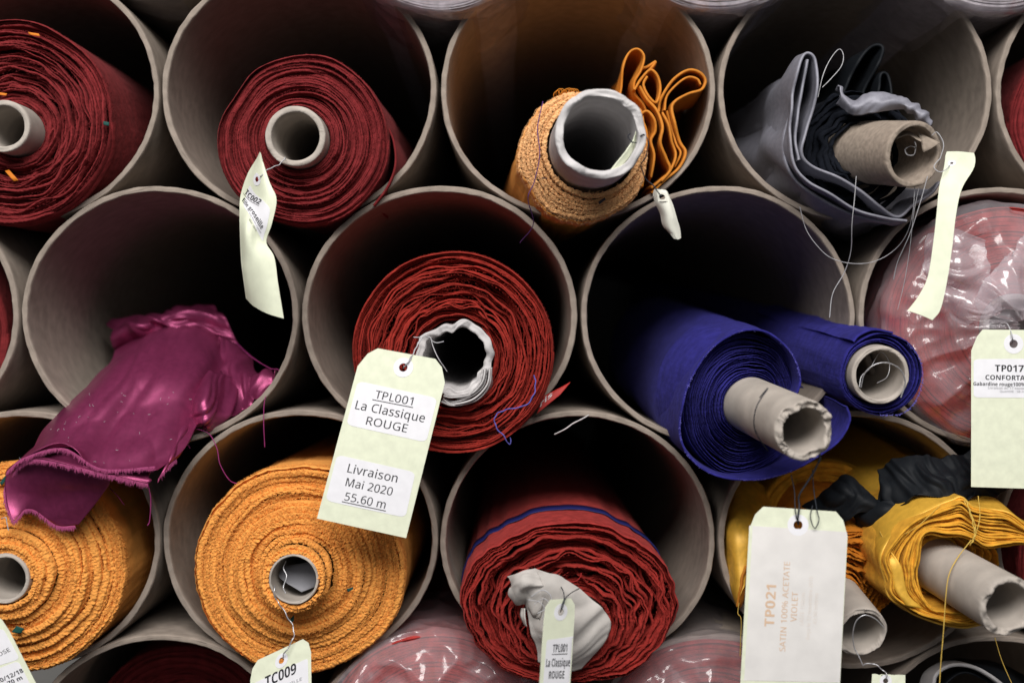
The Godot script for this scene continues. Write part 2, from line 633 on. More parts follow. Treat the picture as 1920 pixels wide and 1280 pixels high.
func tag(d: Dictionary) -> Node3D:
	var g := grid_of(d.grid)
	var h: Vector2 = uv_at(g, Vector2(d.hole[0], d.hole[1]))
	var size := card_size(g, h.y)
	var o := thing("hang_tag", d.label, "tag", surf(g, h.x, h.y), "paper tags tied to the rolls")
	var rh: float = d.get("rh", 7.0)
	var a := Vector2(rh * 1.7 / size.x, rh * 1.7 / size.y)
	var cu: float = d.get("cu", 0.2)
	var cv: float = d.get("cv", 0.15)
	var us := []
	var vs := []
	var nu: int = d.get("nu", 5)
	var nv: int = d.get("nv", 16)
	for i in nu:
		us.append(lerpf(0.0, h.x - a.x, float(i) / (nu - 1)))
	for i in nu:
		us.append(lerpf(h.x + a.x, 1.0, float(i) / (nu - 1)))
	for i in 5:
		vs.append(lerpf(0.0, h.y - a.y, float(i) / 4.0))
	for i in nv:
		vs.append(lerpf(h.y + a.y, 1.0, float(i) / (nv - 1)))
	var tears: float = d.get("tear", 0.0)
	var fix := func(u: float, v: float) -> Vector2:
		if v < cv and cu > 0.0:
			var wl := cu * (1.0 - v / cv)
			if u < h.x - a.x:
				u = lerpf(minf(wl, h.x - a.x), h.x - a.x, u / (h.x - a.x))
			elif u > h.x + a.x:
				u = lerpf(h.x + a.x, maxf(1.0 - wl, h.x + a.x), (u - h.x - a.x) / (1.0 - h.x - a.x))
		if tears > 0.0 and v < 0.06:
			v += tears * n3(u * 9.0, 3.0, 1.0) * (1.0 - v / 0.06)
		return Vector2(u, v)
	var v := PackedVector3Array()
	var ix := PackedInt32Array()
	var t := 0.45
	var nc := PackedVector3Array()
	for face in [1.0, -1.0]:
		var o0 := v.size()
		for y in vs:
			for x in us:
				var q: Vector2 = fix.call(x, y)
				v.append(on_card(g, q.x, q.y, t * face))
				nc.append(card_normal(g, q.x, q.y) * face)
		var w := us.size()
		for j in vs.size() - 1:
			for i in w - 1:
				if i == nu - 1 and j == 4:
					continue
				var k := o0 + j * w + i
				if face > 0.0:
					quad(ix, k, k + 1, k + w + 1, k + w)
				else:
					quad(ix, k, k + w, k + w + 1, k + 1)
		var o1 := v.size()
		for i in 24:
			var th := TAU * i / 24.0
			var cs := Vector2(cos(th), sin(th))
			var sq := cs / maxf(absf(cs.x), absf(cs.y))
			v.append(on_card(g, h.x + cs.x * rh / size.x, h.y + cs.y * rh / size.y, t * face))
			v.append(on_card(g, h.x + sq.x * a.x, h.y + sq.y * a.y, t * face))
			nc.append(card_normal(g, h.x, h.y) * face)
			nc.append(card_normal(g, h.x, h.y) * face)
		for i in 24:
			var n := (i + 1) % 24
			quad(ix, o1 + i * 2, o1 + i * 2 + 1, o1 + n * 2 + 1, o1 + n * 2)
	var nr := PackedVector3Array()
	var per := []
	for i in us.size():
		per.append(i)
	for j in range(1, vs.size()):
		per.append(j * us.size() + us.size() - 1)
	for i in range(us.size() - 2, -1, -1):
		per.append((vs.size() - 1) * us.size() + i)
	for j in range(vs.size() - 2, 0, -1):
		per.append(j * us.size())
	var back := us.size() * vs.size() + 48
	for k in v.size():
		nr.append(nc[k])
	var mid := surf(g, 0.5, 0.5)
	for i in per.size():
		var p: int = per[i]
		var q: int = per[(i + 1) % per.size()]
		var b := v.size()
		for k in [p, back + p, back + q, q]:
			v.append(v[k])
			nr.append((v[p] - mid).normalized())
		quad(ix, b, b + 1, b + 2, b + 3)
	part("card", flat_mesh(v, nr, ix), d.get("mat", M.tag), o)
	if d.get("ring", true):
		var rv := PackedVector3Array()
		var ri := PackedInt32Array()
		var rn := PackedVector3Array()
		for i in 36:
			var th := TAU * i / 36.0
			for e in [[1.0, 0.9], [1.4, 0.9], [1.9, 0.9], [2.34, 0.9]]:
				rn.append(card_normal(g, h.x, h.y))
				rv.append(on_card(g, h.x + cos(th) * rh * e[0] / size.x, h.y + sin(th) * rh * e[0] / size.y, e[1]))
		for i in 36:
			var n := (i + 1) % 36
			for e in 3:
				quad(ri, i * 4 + e, i * 4 + e + 1, n * 4 + e + 1, n * 4 + e)
		part("eyelet_ring", flat_mesh(rv, rn, ri), M.sticker, o)
	for s in d.get("stickers", []):
		var sm := sticker(g, s)
		part("sticker", sm, d.get("sticker_mat", M.sticker), o)
	for x in d.get("text", []):
		letter(g, o, x, d.get("ink", M.ink))
	for c in d.get("cords", []):
		part("string", cord(c[0], c[1] if c.size() > 1 else 1.1, 0.0, 0, c[2] if c.size() > 2 else 0.0), d.get("cord_mat", M.thread), o)
	return o

func sticker(g: Array, s: Array) -> ArrayMesh:
	var c := []
	for p in s.slice(0, 4):
		c.append(uv_at(g, Vector2(p[0], p[1])))
	var rad: float = s[4] if s.size() > 4 else 0.08
	var v := PackedVector3Array()
	var ix := PackedInt32Array()
	var nu := 12
	var ys := [0.0, 0.1, 0.25, 0.5, 0.75, 1.0]
	var rows := []
	for y in ys:
		rows.append(y * rad)
	for i in range(1, 8):
		rows.append(lerpf(rad, 1.0 - rad, i / 8.0))
	for k in range(ys.size() - 1, -1, -1):
		rows.append(1.0 - ys[k] * rad)
	for y in rows:
		var dd: float = minf(y, 1.0 - y)
		var inset := 0.0
		if dd < rad:
			inset = (rad - sqrt(maxf(0.0, rad * rad - (rad - dd) * (rad - dd)))) * 0.8
		for i in nu + 1:
			var x := lerpf(inset, 1.0 - inset, float(i) / nu)
			var q: Vector2 = c[0].lerp(c[1], x).lerp(c[3].lerp(c[2], x), y)
			v.append(on_card(g, q.x, q.y, 0.9))
	for j in rows.size() - 1:
		for i in nu:
			var k := j * (nu + 1) + i
			quad(ix, k, k + 1, k + nu + 2, k + nu + 1)
	return mesh_of(v, ix)

# x: {s, p: centre of the capitals, w: width, h: capital height, turn: degrees, bold, ink, line: underline}
func letter(g: Array, o: Node3D, x: Dictionary, ink: Material) -> void:
	var got := text_arrays(x.s, x.get("bold", false), x.get("italic", false))
	var ref := text_arrays("H", x.get("bold", false))
	var arr: Array = got[0]
	var box: AABB = got[1]
	var hb: AABB = ref[1]
	var c: Vector2 = uv_at(g, Vector2(x.p[0], x.p[1]))
	var pu := (pxl(surf(g, c.x + 0.01, c.y)) - pxl(surf(g, c.x, c.y))).length() / 0.01
	var pv := (pxl(surf(g, c.x, c.y + 0.01)) - pxl(surf(g, c.x, c.y))).length() / 0.01
	var turn := deg_to_rad(x.get("turn", 0.0))
	var sx: float = x.w / box.size.x
	var sy: float = x.h / hb.size.y
	var mid := Vector2(box.get_center().x, hb.get_center().y)
	var src: PackedVector3Array = arr[Mesh.ARRAY_VERTEX]
	var ix: PackedInt32Array = arr[Mesh.ARRAY_INDEX] if arr[Mesh.ARRAY_INDEX] != null else PackedInt32Array(range(src.size()))
	var put := func(lx: float, ly: float, lift: float) -> Vector3:
		var a := lx * cos(turn) - ly * sin(turn)
		var b := lx * sin(turn) + ly * cos(turn)
		return on_card(g, c.x + a / pu, c.y - b / pv, lift)
	var v := PackedVector3Array()
	for p in src:
		v.append(put.call((p.x - mid.x) * sx, (p.y - mid.y) * sy, 1.25))
	if x.get("line", false):
		var b := v.size()
		var y0: float = -x.h * 0.5 - x.h * 0.2
		for i in 9:
			var lx := lerpf(-x.w * 0.54, x.w * 0.54, i / 8.0)
			v.append(put.call(lx, y0, 1.25))
			v.append(put.call(lx, y0 - x.h * 0.1, 1.25))
			if i > 0:
				quad(ix, b + i * 2 - 2, b + i * 2, b + i * 2 + 1, b + i * 2 - 1)
	var nr := PackedVector3Array()
	nr.resize(v.size())
	nr.fill(card_normal(g, c.x, c.y))
	part("lettering", flat_mesh(v, nr, ix), x.get("ink", ink), o)

# ---------- materials ----------
func noise_tex(size: int, freq: float, octaves: int, seed: int, lo := 0.0, hi := 1.0, kind := FastNoiseLite.TYPE_SIMPLEX_SMOOTH) -> NoiseTexture2D:
	var n := FastNoiseLite.new()
	n.noise_type = kind
	n.seed = seed
	n.frequency = freq
	n.fractal_octaves = octaves
	var t := NoiseTexture2D.new()
	t.width = size
	t.height = size
	t.seamless = true
	t.noise = n
	var r := Gradient.new()
	r.set_color(0, Color(lo, lo, lo))
	r.set_color(1, Color(hi, hi, hi))
	t.color_ramp = r
	return t

func weave_tex(size: int, threads: int, seed: int) -> ImageTexture:
	var im := Image.create(size, size, false, Image.FORMAT_L8)
	var r := RandomNumberGenerator.new()
	r.seed = seed
	var wa := []
	for k in threads:
		wa.append(r.randf_range(0.7, 1.0))
	for y in size:
		for x in size:
			var u := float(x) / size * threads
			var v := float(y) / size * threads
			var over := (int(u) + int(v)) % 2 == 0
			var a := sin(PI * fposmod(u, 1.0))
			var b := sin(PI * fposmod(v, 1.0))
			var h: float = (a * 0.7 + 0.3 if over else b * 0.7 + 0.3) * (wa[int(u) % threads] if over else wa[int(v) % threads])
			im.set_pixel(x, y, Color(h, h, h))
	return ImageTexture.create_from_image(im)

func mat(c: Color, rough: float, bump: Texture2D, height: float, scale: float, tint: Texture2D = null, spec := 0.3) -> StandardMaterial3D:
	var m := StandardMaterial3D.new()
	m.albedo_color = c.linear_to_srgb()
	m.roughness = rough
	m.metallic_specular = spec
	m.uv1_triplanar = true
	m.uv1_scale = Vector3.ONE * scale
	if tint:
		m.albedo_texture = tint
	if bump:
		m.heightmap_enabled = true
		m.heightmap_texture = bump
		m.heightmap_scale = height
	return m

func make_materials() -> void:
	var fuzz := noise_tex(512, 0.02, 5, 11)
	var tint := noise_tex(512, 0.012, 5, 5, 0.72, 1.0)
	var soft := noise_tex(512, 0.006, 4, 8, 0.86, 1.0)
	var fleck := noise_tex(512, 0.05, 3, 21, 0.8, 1.0)
	var weave := weave_tex(512, 64, 3)
	var cloth := func(c: Color, sheen := 0.25) -> StandardMaterial3D:
		var m := mat(c, 0.92, fuzz, 0.05, 14.0, tint, 0.2)
		m.rim_enabled = true
		m.rim = sheen
		m.rim_tint = 0.7
		return m
	M.crimson = cloth.call(Color(0.25, 0.03, 0.033))
	M.rust = cloth.call(Color(0.37, 0.036, 0.026))
	M.scarlet = cloth.call(Color(0.36, 0.035, 0.028))
	M.brick = cloth.call(Color(0.46, 0.05, 0.045))
	M.lilac = cloth.call(Color(0.5, 0.46, 0.5))
	var tuft := noise_tex(512, 0.05, 4, 31)
	M.terry = mat(Color(1.0, 0.43, 0.10), 0.95, tuft, 0.1, 13.0, noise_tex(512, 0.04, 4, 33, 0.82, 1.0), 0.15)
	M.terry.rim_enabled = true
	M.terry.rim = 0.5
	M.terry.rim_tint = 0.8
	M.terry_pale = M.terry.duplicate()
	M.terry_pale.albedo_color = Color(0.98, 0.55, 0.25).linear_to_srgb()
	M.terry_side = mat(Color(1.0, 0.43, 0.10), 0.8, fuzz, 0.03, 10.0, soft, 0.3)
	M.amber = mat(Color(0.64, 0.23, 0.022), 0.7, weave, 0.006, 40.0, soft, 0.4)
	M.amber.rim_enabled = true
	M.amber.rim = 0.3
	M.amber.rim_tint = 0.9
	M.velvet = mat(Color(0.66, 0.22, 0.018), 0.8, fuzz, 0.05, 12.0, tint, 0.3)
	M.velvet.rim_enabled = true
	M.velvet.rim = 0.9
	M.velvet.rim_tint = 0.9
	var satin := func(c: Color, rough: float, metal: float) -> StandardMaterial3D:
		var m := mat(c, rough, weave, 0.004, 45.0, soft, 0.5)
		m.metallic = metal
		return m
	M.gold = satin.call(Color(0.88, 0.50, 0.06), 0.46, 0.25)
	M.gold_edge = cloth.call(Color(0.92, 0.46, 0.05), 0.4)
	M.magenta = satin.call(Color(0.30, 0.042, 0.13), 0.36, 0.55)
	M.magenta_edge = mat(Color(0.28, 0.04, 0.13), 0.6, null, 0.0, 1.0)
	M.steel_satin = satin.call(Color(0.27, 0.27, 0.32), 0.55, 0.15)
	M.navy = cloth.call(Color(0.010, 0.012, 0.018), 0.1)
	M.black_cloth = mat(Color(0.008, 0.010, 0.013), 0.58, weave, 0.004, 45.0, soft, 0.28)
	M.blue = cloth.call(Color(0.035, 0.032, 0.25), 0.35)
	M.blue_edge = mat(Color(0.12, 0.11, 0.42), 0.9, null, 0.0, 1.0)
	M.card = mat(Color(0.35, 0.295, 0.25), 0.95, fleck, 0.012, 9.0, noise_tex(512, 0.014, 6, 41, 0.84, 1.0), 0.06)
	M.core = mat(Color(0.50, 0.45, 0.40), 0.9, fleck, 0.02, 12.0, soft, 0.2)
	M.core_kraft = mat(Color(0.40, 0.33, 0.27), 0.9, fleck, 0.02, 12.0, noise_tex(512, 0.03, 5, 45, 0.76, 1.0), 0.2)
	M.core_white = mat(Color(0.62, 0.60, 0.60), 0.9, fuzz, 0.02, 12.0, soft, 0.2)
	M.paper_grey = mat(Color(0.56, 0.53, 0.50), 0.85, fuzz, 0.03, 8.0, soft, 0.25)
	M.tag = mat(Color(0.79, 0.83, 0.65), 0.75, fleck, 0.004, 20.0, noise_tex(256, 0.02, 4, 51, 0.94, 1.0), 0.3)
	M.tag_white = mat(Color(0.86, 0.86, 0.76), 0.75, fleck, 0.004, 20.0, noise_tex(256, 0.02, 4, 51, 0.94, 1.0), 0.3)
	M.sticker = mat(Color(0.84, 0.84, 0.88), 0.55, null, 0.0, 20.0, noise_tex(256, 0.015, 4, 52, 0.96, 1.0), 0.4)
	M.sticker_old = mat(Color(0.80, 0.78, 0.76), 0.6, fuzz, 0.004, 9.0, noise_tex(256, 0.012, 5, 53, 0.93, 1.0), 0.35)
	M.ink = mat(Color(0.03, 0.03, 0.035), 0.7, null, 0.0, 1.0)
	M.ink_grey = mat(Color(0.22, 0.22, 0.24), 0.7, null, 0.0, 1.0)
	M.ink_faded = mat(Color(0.66, 0.47, 0.33), 0.7, null, 0.0, 1.0)
	M.ink_ghost = mat(Color(0.74, 0.68, 0.63), 0.7, null, 0.0, 1.0)
	M.thread = mat(Color(0.45, 0.45, 0.47), 0.8, null, 0.0, 1.0)
	M.thread_dark = mat(Color(0.035, 0.04, 0.05), 0.8, null, 0.0, 1.0)
	M.thread_purple = mat(Color(0.10, 0.04, 0.16), 0.8, null, 0.0, 1.0)
	M.thread_blue = mat(Color(0.10, 0.10, 0.38), 0.8, null, 0.0, 1.0)
	M.thread_gold = mat(Color(0.62, 0.42, 0.09), 0.7, null, 0.0, 1.0)
	M.thread_magenta = mat(Color(0.26, 0.03, 0.14), 0.7, null, 0.0, 1.0)
	M.thread_orange = mat(Color(0.62, 0.24, 0.03), 0.8, null, 0.0, 1.0)
	M.thread_red = mat(Color(0.30, 0.02, 0.02), 0.8, null, 0.0, 1.0)
	M.wire = mat(Color(0.5, 0.5, 0.52), 0.35, null, 0.0, 1.0, null, 0.6)
	M.wire.metallic = 0.6
	M.green_label = mat(Color(0.012, 0.07, 0.06), 0.6, null, 0.0, 1.0)
	M.orange_label = mat(Color(0.65, 0.20, 0.02), 0.6, null, 0.0, 1.0)
	M.red_label = mat(Color(0.45, 0.035, 0.03), 0.5, null, 0.0, 1.0)
	M.white_print = mat(Color(0.75, 0.72, 0.72), 0.6, null, 0.0, 1.0)
	M.navy_band = mat(Color(0.012, 0.014, 0.09), 0.5, null, 0.0, 1.0)
	M.wall = mat(Color(0.42, 0.41, 0.39), 0.95, null, 0.0, 1.0)
	var film := StandardMaterial3D.new()
	film.transparency = BaseMaterial3D.TRANSPARENCY_ALPHA
	film.albedo_color = Color(0.92, 0.88, 0.91, 0.19)
	film.roughness = 0.16
	film.metallic_specular = 0.75
	M.film = film


# ---------- scene ----------
func light(called: String, energy: float, size: Vector2, from: Vector3, to: Vector3, color := Color.WHITE) -> void:
	var l := AreaLight3D.new()
	l.name = called
	l.area_size = size
	l.light_energy = energy
	l.light_color = color
	l.shadow_enabled = true
	l.area_range = 12.0
	add_child(l)
	l.look_at_from_position(from, to, Vector3.UP)

func _ready() -> void:
	fn.noise_type = FastNoiseLite.TYPE_SIMPLEX_SMOOTH
	fn.frequency = 1.0
	fn.fractal_type = FastNoiseLite.FRACTAL_NONE
	fn.seed = 7
	rng.seed = 4
	var cam := Camera3D.new()
	cam.name = "camera"
	add_child(cam)
	cam.position = Vector3(0, 0, D * U)
	cam.fov = rad_to_deg(2.0 * atan(640.0 / D))
	cam.near = 0.05
	cam.far = 12.0
	var lens := CameraAttributesPhysical.new()
	lens.frustum_focal_length = 12.0 / (640.0 / D)
	lens.exposure_aperture = 2.8
	lens.frustum_focus_distance = (D - 85.0) * U
	lens.frustum_near = 0.05
	lens.frustum_far = 12.0
	cam.attributes = lens
	cam.current = true
	var we := WorldEnvironment.new()
	we.name = "surroundings"
	var env := Environment.new()
	env.background_mode = Environment.BG_COLOR
	env.background_color = Color(0.035, 0.036, 0.038).linear_to_srgb()
	env.tonemap_mode = Environment.TONE_MAPPER_LINEAR
	env.tonemap_exposure = 1.0
	env.sdfgi_enabled = true
	env.ssao_enabled = true
	env.ssil_enabled = true
	we.environment = env
	add_child(we)
	# the shop's ceiling lights in front of the rack, and the weaker light of the room behind the camera
	light("ceiling_light", 8.5, Vector2(2.2, 1.0), Vector3(-0.15, 1.42, 1.72), Vector3(0, 0, 0), Color(1.0, 0.985, 0.97))
	light("room_light", 0.8, Vector2(2.6, 1.6), Vector3(0.2, 0.35, 3.0), Vector3(0, 0, 0), Color(0.97, 0.98, 1.0))
	make_materials()
	make_setting()
	make_rolls()
	make_loose_cloth()
	make_films()
	make_tags()
	make_threads()

func make_setting() -> void:
	var wall := MeshInstance3D.new()
	wall.name = "wall"
	var bm := BoxMesh.new()
	bm.size = Vector3(3.0, 2.4, 0.1)
	wall.mesh = bm
	wall.material_override = M.wall
	wall.position = Vector3(0, 0, -3000.0 * U - 0.06)
	wall.set_meta("kind", "structure")
	add_child(wall)

	# [x, y, rx, ry, z, what sets it apart]
	var tubes := [
		[297, -251, 259, 243, -4, "above and between the two crimson rolls"],
		[822, -251, 259, 243, 2, "above and between the crimson and pale orange rolls"],
		[1345, -251, 259, 243, 0, "above and between the pale orange roll and the grey satin"],
		[1867, -251, 259, 243, 3, "above and right of the grey satin"],
		[38, 172, 259, 242, -3, "holding the crimson roll with orange slips on its end"],
		[560, 170, 258, 243, 0, "holding the crimson roll with the folded groseille tag"],
		[1083, 169, 258, 243, 4, "holding the pale orange roll and folded amber cloth"],
		[1605, 170, 258, 243, -2, "holding the grey satin and brown core"],
		[2127, 172, 259, 243, 0, "right of the grey satin, a dark red roll deep inside"],
		[-224, 591, 259, 243, 2, "left of the magenta satin, a dark roll deep inside"],
		[299, 591, 259, 243, 0, "with magenta satin spilling out of it"],
		[824, 590, 258, 243, 3, "holding the rust red roll with the big tag"],
		[1347, 590, 258, 243, -3, "holding two royal blue rolls"],
		[1868, 593, 259, 243, 2, "holding the red roll wrapped in clear film"],
		[41, 1012, 259, 243, 0, "holding the orange fluffy roll under the magenta satin"],
		[562, 1011, 258, 243, -2, "holding the orange fluffy roll beside the big tag"],
		[1083, 1012, 258, 243, 2, "holding the scarlet roll with crumpled grey paper core"],
		[1605, 1012, 258, 243, 0, "holding gold satin rolls and black cloth"],
		[2127, 1013, 259, 243, 1, "right of the gold satin, a dark red roll deep inside"],
		[299, 1431, 259, 243, 3, "under and between the two orange fluffy rolls"],
		[824, 1432, 259, 243, 0, "holding the film wrapped roll under the orange and scarlet rolls"],
		[1346, 1433, 259, 243, -3, "holding the film wrapped roll under the faded white tag"],
		[1868, 1433, 259, 243, 1, "holding black cloth with a grey striped edge"],
	]
	for k in tubes.size():
		var t: Array = tubes[k]
		var o := MeshInstance3D.new()
		o.name = numbered("cardboard_tube")
		o.mesh = tube_mesh(t[2], t[3], 11.5 + 1.5 * n3(k * 3.1, 0, 0), 3000.0, k * 5.3)
		o.material_override = M.card
		o.position = Vector3((t[0] - 960.0), (640.0 - t[1]), t[4]) * U
		o.set_meta("label", "grey brown cardboard storage tube " + t[5])
		o.set_meta("category", "cardboard tube")
		o.set_meta("group", "stacked cardboard tubes")
		add_child(o)

func slip(o: Node3D, pts: Array, z: float, m: Material, called := "paper_slip") -> void:
	var rows := []
	for r in [[0, 1], [3, 2]]:
		rows.append([[pts[r[0]][0], pts[r[0]][1], z], [pts[r[1]][0], pts[r[1]][1], z]])
	part(called, sheet(rows, 4, 3, 0.8, 1.5, 15.0, pts[0][0]), m, o)

func make_rolls() -> void:
	var d: Dictionary
	# crimson roll at the left edge
	d = {"label": "crimson fabric roll with wavy layers and orange slips on its end", "p": [20, 229], "z": 25.0, "r": 191.0, "n": 46, "seed": 1.0, "nap": [9000, 3.2, 0.3, 1.5], "mat": M.crimson, "core": [6, 236, 75.0, 49.0, 38.0],
		"opt": {"amp": 6.5, "waves": 1.5, "zamp": 9.0, "recess": 16.0, "gap": 0.16, "dip": 0.6, "m": 300, "lump": 0.02, "rough": 0.6}, "tilt": Vector2(0.0, 0.02)}
	roll(d)
	slip(d.node, [[52, 60], [72, 63], [74, 68], [54, 65]], 42.0, M.orange_label)
	slip(d.node, [[8, 320], [16, 318], [34, 338], [25, 340]], 40.0, M.orange_label)
	slip(d.node, [[-2, 173], [12, 175], [10, 179], [-2, 178]], 44.0, M.orange_label)
	slip(d.node, [[193, 227], [204, 229], [203, 236], [193, 234]], 40.0, M.green_label)
	# crimson roll with the groseille tag
	d = {"label": "crimson fabric roll with smooth ridged layers and a white core", "p": [566, 262], "z": 45.0, "r": 160.0, "n": 38, "seed": 2.0, "nap": [8000, 3.2, 0.3, 1.4], "mat": M.crimson, "core": [553, 255, 85.0, 57.0, 45.0],
		"opt": {"amp": 2.0, "waves": 0.8, "zamp": 8.0, "recess": 9.0, "gap": 0.04, "dip": 0.45, "lump": 0.02, "flats": [[2.55, 0.05, 14.0], [2.0, 0.02, 8.0]], "slack": 1.5}, "tilt": Vector2(0.01, 0.04)}
	roll(d)
	part("loose_turn", strip([[690, 190], [716, 222], [737, 262], [741, 310], [725, 352], [700, 385]], 20.0, 4.0, 1200.0, Vector2.ZERO, 2.0), M.crimson, d.node)
	# pale orange roll
	d = {"label": "pale orange terry roll with a wide white torn core", "p": [1094, 295], "z": 70.0, "r": 121.0, "n": 7, "seed": 3.0, "nap": [9000, 6.0, 0.4, 2.6], "mat": M.terry_pale, "side_mat": M.terry_side, "core": [1127, 251, 225.0, 86.0, 70.0], "core_mat": M.core_white, "rag": 2.2, "crush": 2.0, "peel": 8.0, "slip": 4.0,
		"opt": {"amp": 2.0, "waves": 1.2, "zamp": 5.0, "gap": 0.05, "dip": 0.35, "m": 420, "rough": 1.5, "grain": 5.0, "lump": 0.04, "ripple": 0.02, "cone": 22.0}, "tilt": Vector2(-0.04, 0.02)}
	roll(d)
	part("paper_strip", sheet([[[1160, 190, 190], [1168, 186, 190]], [[1182, 208, 200], [1190, 206, 185]], [[1193, 228, 205], [1198, 228, 180]], [[1190, 256, 210], [1197, 258, 190]], [[1178, 276, 215], [1190, 282, 200]], [[1130, 336, 222], [1150, 330, 212]]], 6, 30, 1.0, 2.0, 20.0), M.tag, d.node)
	part("stray_thread", cord([[1018, 190, 112], [1008, 240, 120], [1012, 290, 122], [1002, 340, 118], [990, 372, 110], [1000, 420, 60], [975, 455, 10]], 0.9), M.thread_purple, d.node)
	slip(d.node, [[1122, 378], [1134, 370], [1136, 374], [1124, 383]], 108.0, M.thread_dark, "lint")
	slip(d.node, [[1016, 333], [1026, 333], [1026, 335], [1016, 335]], 106.0, M.thread_dark, "lint")
	for k in 9:
		var x := 1042.0 + k * 4.5
		var y := 172.0 + 6.0 * n3(k * 2.0, 1.0, 0.0)
		part("thread_loop", cord([[x, y + 14, 70], [x - 4, y + 2, 78], [x + 3, y - 6, 84], [x + 8, y + 1, 80], [x + 5, y + 10, 74]], 0.7), M.thread_orange, d.node)
	# rust red roll in the middle
	d = {"label": "rust red fabric roll with rippled layers and crumpled white core", "p": [849, 660], "z": 70.0, "r": 189.0, "n": 42, "seed": 5.0, "nap": [9000, 3.2, 0.3, 1.5], "mat": M.rust, "core": [852, 672, 92.0, 71.0, 56.0], "core_mat": M.core_white, "rag": 1.6, "crush": 9.0, "peel": 14.0,
		"opt": {"amp": 5.5, "waves": 1.9, "zamp": 9.0, "recess": 18.0, "gap": 0.12, "dip": 0.4, "m": 340, "lump": 0.012, "rough": 0.4}, "tilt": Vector2(0.0, 0.03)}
	roll(d)
	part("core_fold", bundle([[905, 690], [900, 715], [880, 735], [850, 742], [832, 738]], [[922, 690], [915, 725], [890, 750], [850, 760], [828, 752]], 5, 96.0, 60.0, Vector2.ZERO, 8.0, 3.2), M.core_white, d.node)
	part("stray_thread", cord([[1002, 703, 86], [1004, 722, 90], [1000, 742, 92], [985, 760, 92], [958, 766, 92], [938, 772, 92], [928, 782, 92], [930, 800, 92], [945, 818, 92], [956, 834, 86], [957, 820, 92]], 1.2, 0.0, 0, 60.0), M.thread_blue, d.node)
	# orange terry roll at the left
	d = {"label": "orange terry fabric roll with grey core under the magenta satin", "p": [40, 1062], "z": 30.0, "r": 194.0, "n": 17, "seed": 6.0, "nap": [20000, 5.5, 0.4, 2.6], "mat": M.terry, "side_mat": M.terry_side, "core": [7, 1085, 108.0, 47.0, 39.0],
		"opt": {"amp": 3.0, "waves": 1.2, "zamp": 8.0, "gap": 0.02, "dip": 0.25, "m": 520, "rough": 1.5, "grain": 5.0, "cone": 70.0, "lump": 0.02, "ripple": 0.008}}
	roll(d)
	slip(d.node, [[20, 1185], [30, 1173], [45, 1178], [38, 1188]], 92.0, M.green_label)
	slip(d.node, [[-2, 905], [10, 890], [10, 900], [2, 910]], 62.0, M.green_label)
	# orange terry roll beside the big tag
	d = {"label": "orange terry fabric roll bulging at its core beside the big tag", "p": [562, 1067], "z": 35.0, "r": 196.0, "n": 17, "seed": 7.4, "nap": [20000, 5.5, 0.4, 2.6], "mat": M.terry, "side_mat": M.terry_side, "core": [550, 1086, 128.0, 47.0, 42.0],
		"opt": {"amp": 3.0, "waves": 1.2, "zamp": 8.0, "gap": 0.02, "dip": 0.25, "m": 520, "rough": 1.5, "grain": 5.0, "cone": 40.0, "collar": [0.1, 55.0], "lump": 0.02, "ripple": 0.008}}
	roll(d)
	slip(d.node, [[544, 1160], [551, 1152], [551, 1163], [545, 1168]], 92.0, M.green_label)
	slip(d.node, [[650, 1104], [662, 1100], [662, 1104], [652, 1110]], 72.0, M.green_label)
	part("card_in_core", sheet([[[530, 1062, 60], [588, 1052, 60]], [[522, 1080, 80], [598, 1092, 70]], [[540, 1095, 90], [565, 1110, 95]]], 8, 6, 1.2, 1.0, 30.0), M.ink_grey, d.node)
	part("wire_in_core", cord([[536, 1052, 100], [531, 1065, 110], [537, 1080, 116], [531, 1100, 122], [535, 1112, 130]], 1.1), M.wire, d.node)
	# scarlet roll with crumpled paper core
	d = {"label": "scarlet fabric roll with loose wavy layers and blue band", "p": [1066, 1132], "z": 110.0, "r": 203.0, "n": 34, "seed": 8.0, "nap": [9000, 3.2, 0.3, 1.5], "mat": M.scarlet, "core": [1080, 1160, 60.0, 56.0, 46.0], "core_mat": M.paper_grey, "side_mat": M.brick,
		"opt": {"amp": 10.0, "waves": 1.8, "zamp": 12.0, "recess": 26.0, "gap": 0.22, "dip": 0.45, "m": 380, "squash": Vector2(1.0, 0.75), "lump": 0.03, "ripple": 0.02, "rough": 0.7, "deep": 26.0}, "tilt": Vector2(0.0, 0.0)}
	roll(d)
	band(d, -150.0, -205.0)
	crumpled_paper(d)
	# royal blue rolls
	d = {"label": "large royal blue roll with loose outer turn and torn grey core", "p": [1392, 758], "z": 80.0, "r": 121.0, "n": 20, "seed": 9.0, "mat": M.blue, "core": [1509, 806, 300.0, 58.0, 43.0], "core_mat": M.core, "rag": 3.2, "peel": 16.0, "side": false,
		"opt": {"amp": 3.0, "waves": 1.2, "zamp": 4.0, "gap": 0.2, "lump": 0.03, "thin": 0.24, "deep": 160.0, "squash": Vector2(0.95, 1.15)}, "tilt": Vector2(-0.19, 0.13), "length": 700.0}
	roll(d)
	var outer := [[1588, 762], [1594, 788], [1575, 824], [1540, 852], [1480, 884], [1420, 899], [1350, 893], [1302, 866], [1277, 824], [1279, 765], [1300, 702], [1338, 650], [1385, 622], [1430, 620], [1466, 642], [1490, 672], [1502, 712], [1494, 742]]
	part("outer_turn", strip(outer, 126.0, 4.0, 1100.0, Vector2(-0.03, 0.09), 3.0, 3.0, 6.0, 0, 1.5), M.blue, d.node)
	var line := path_of(outer.slice(3, 17), 127.0)
	part("frayed_edge", fibres(line, 900, Vector3(0, 0, 1), 0.9, 4.0, 0.45), M.blue_edge, d.node).set_meta("kind", "stuff")
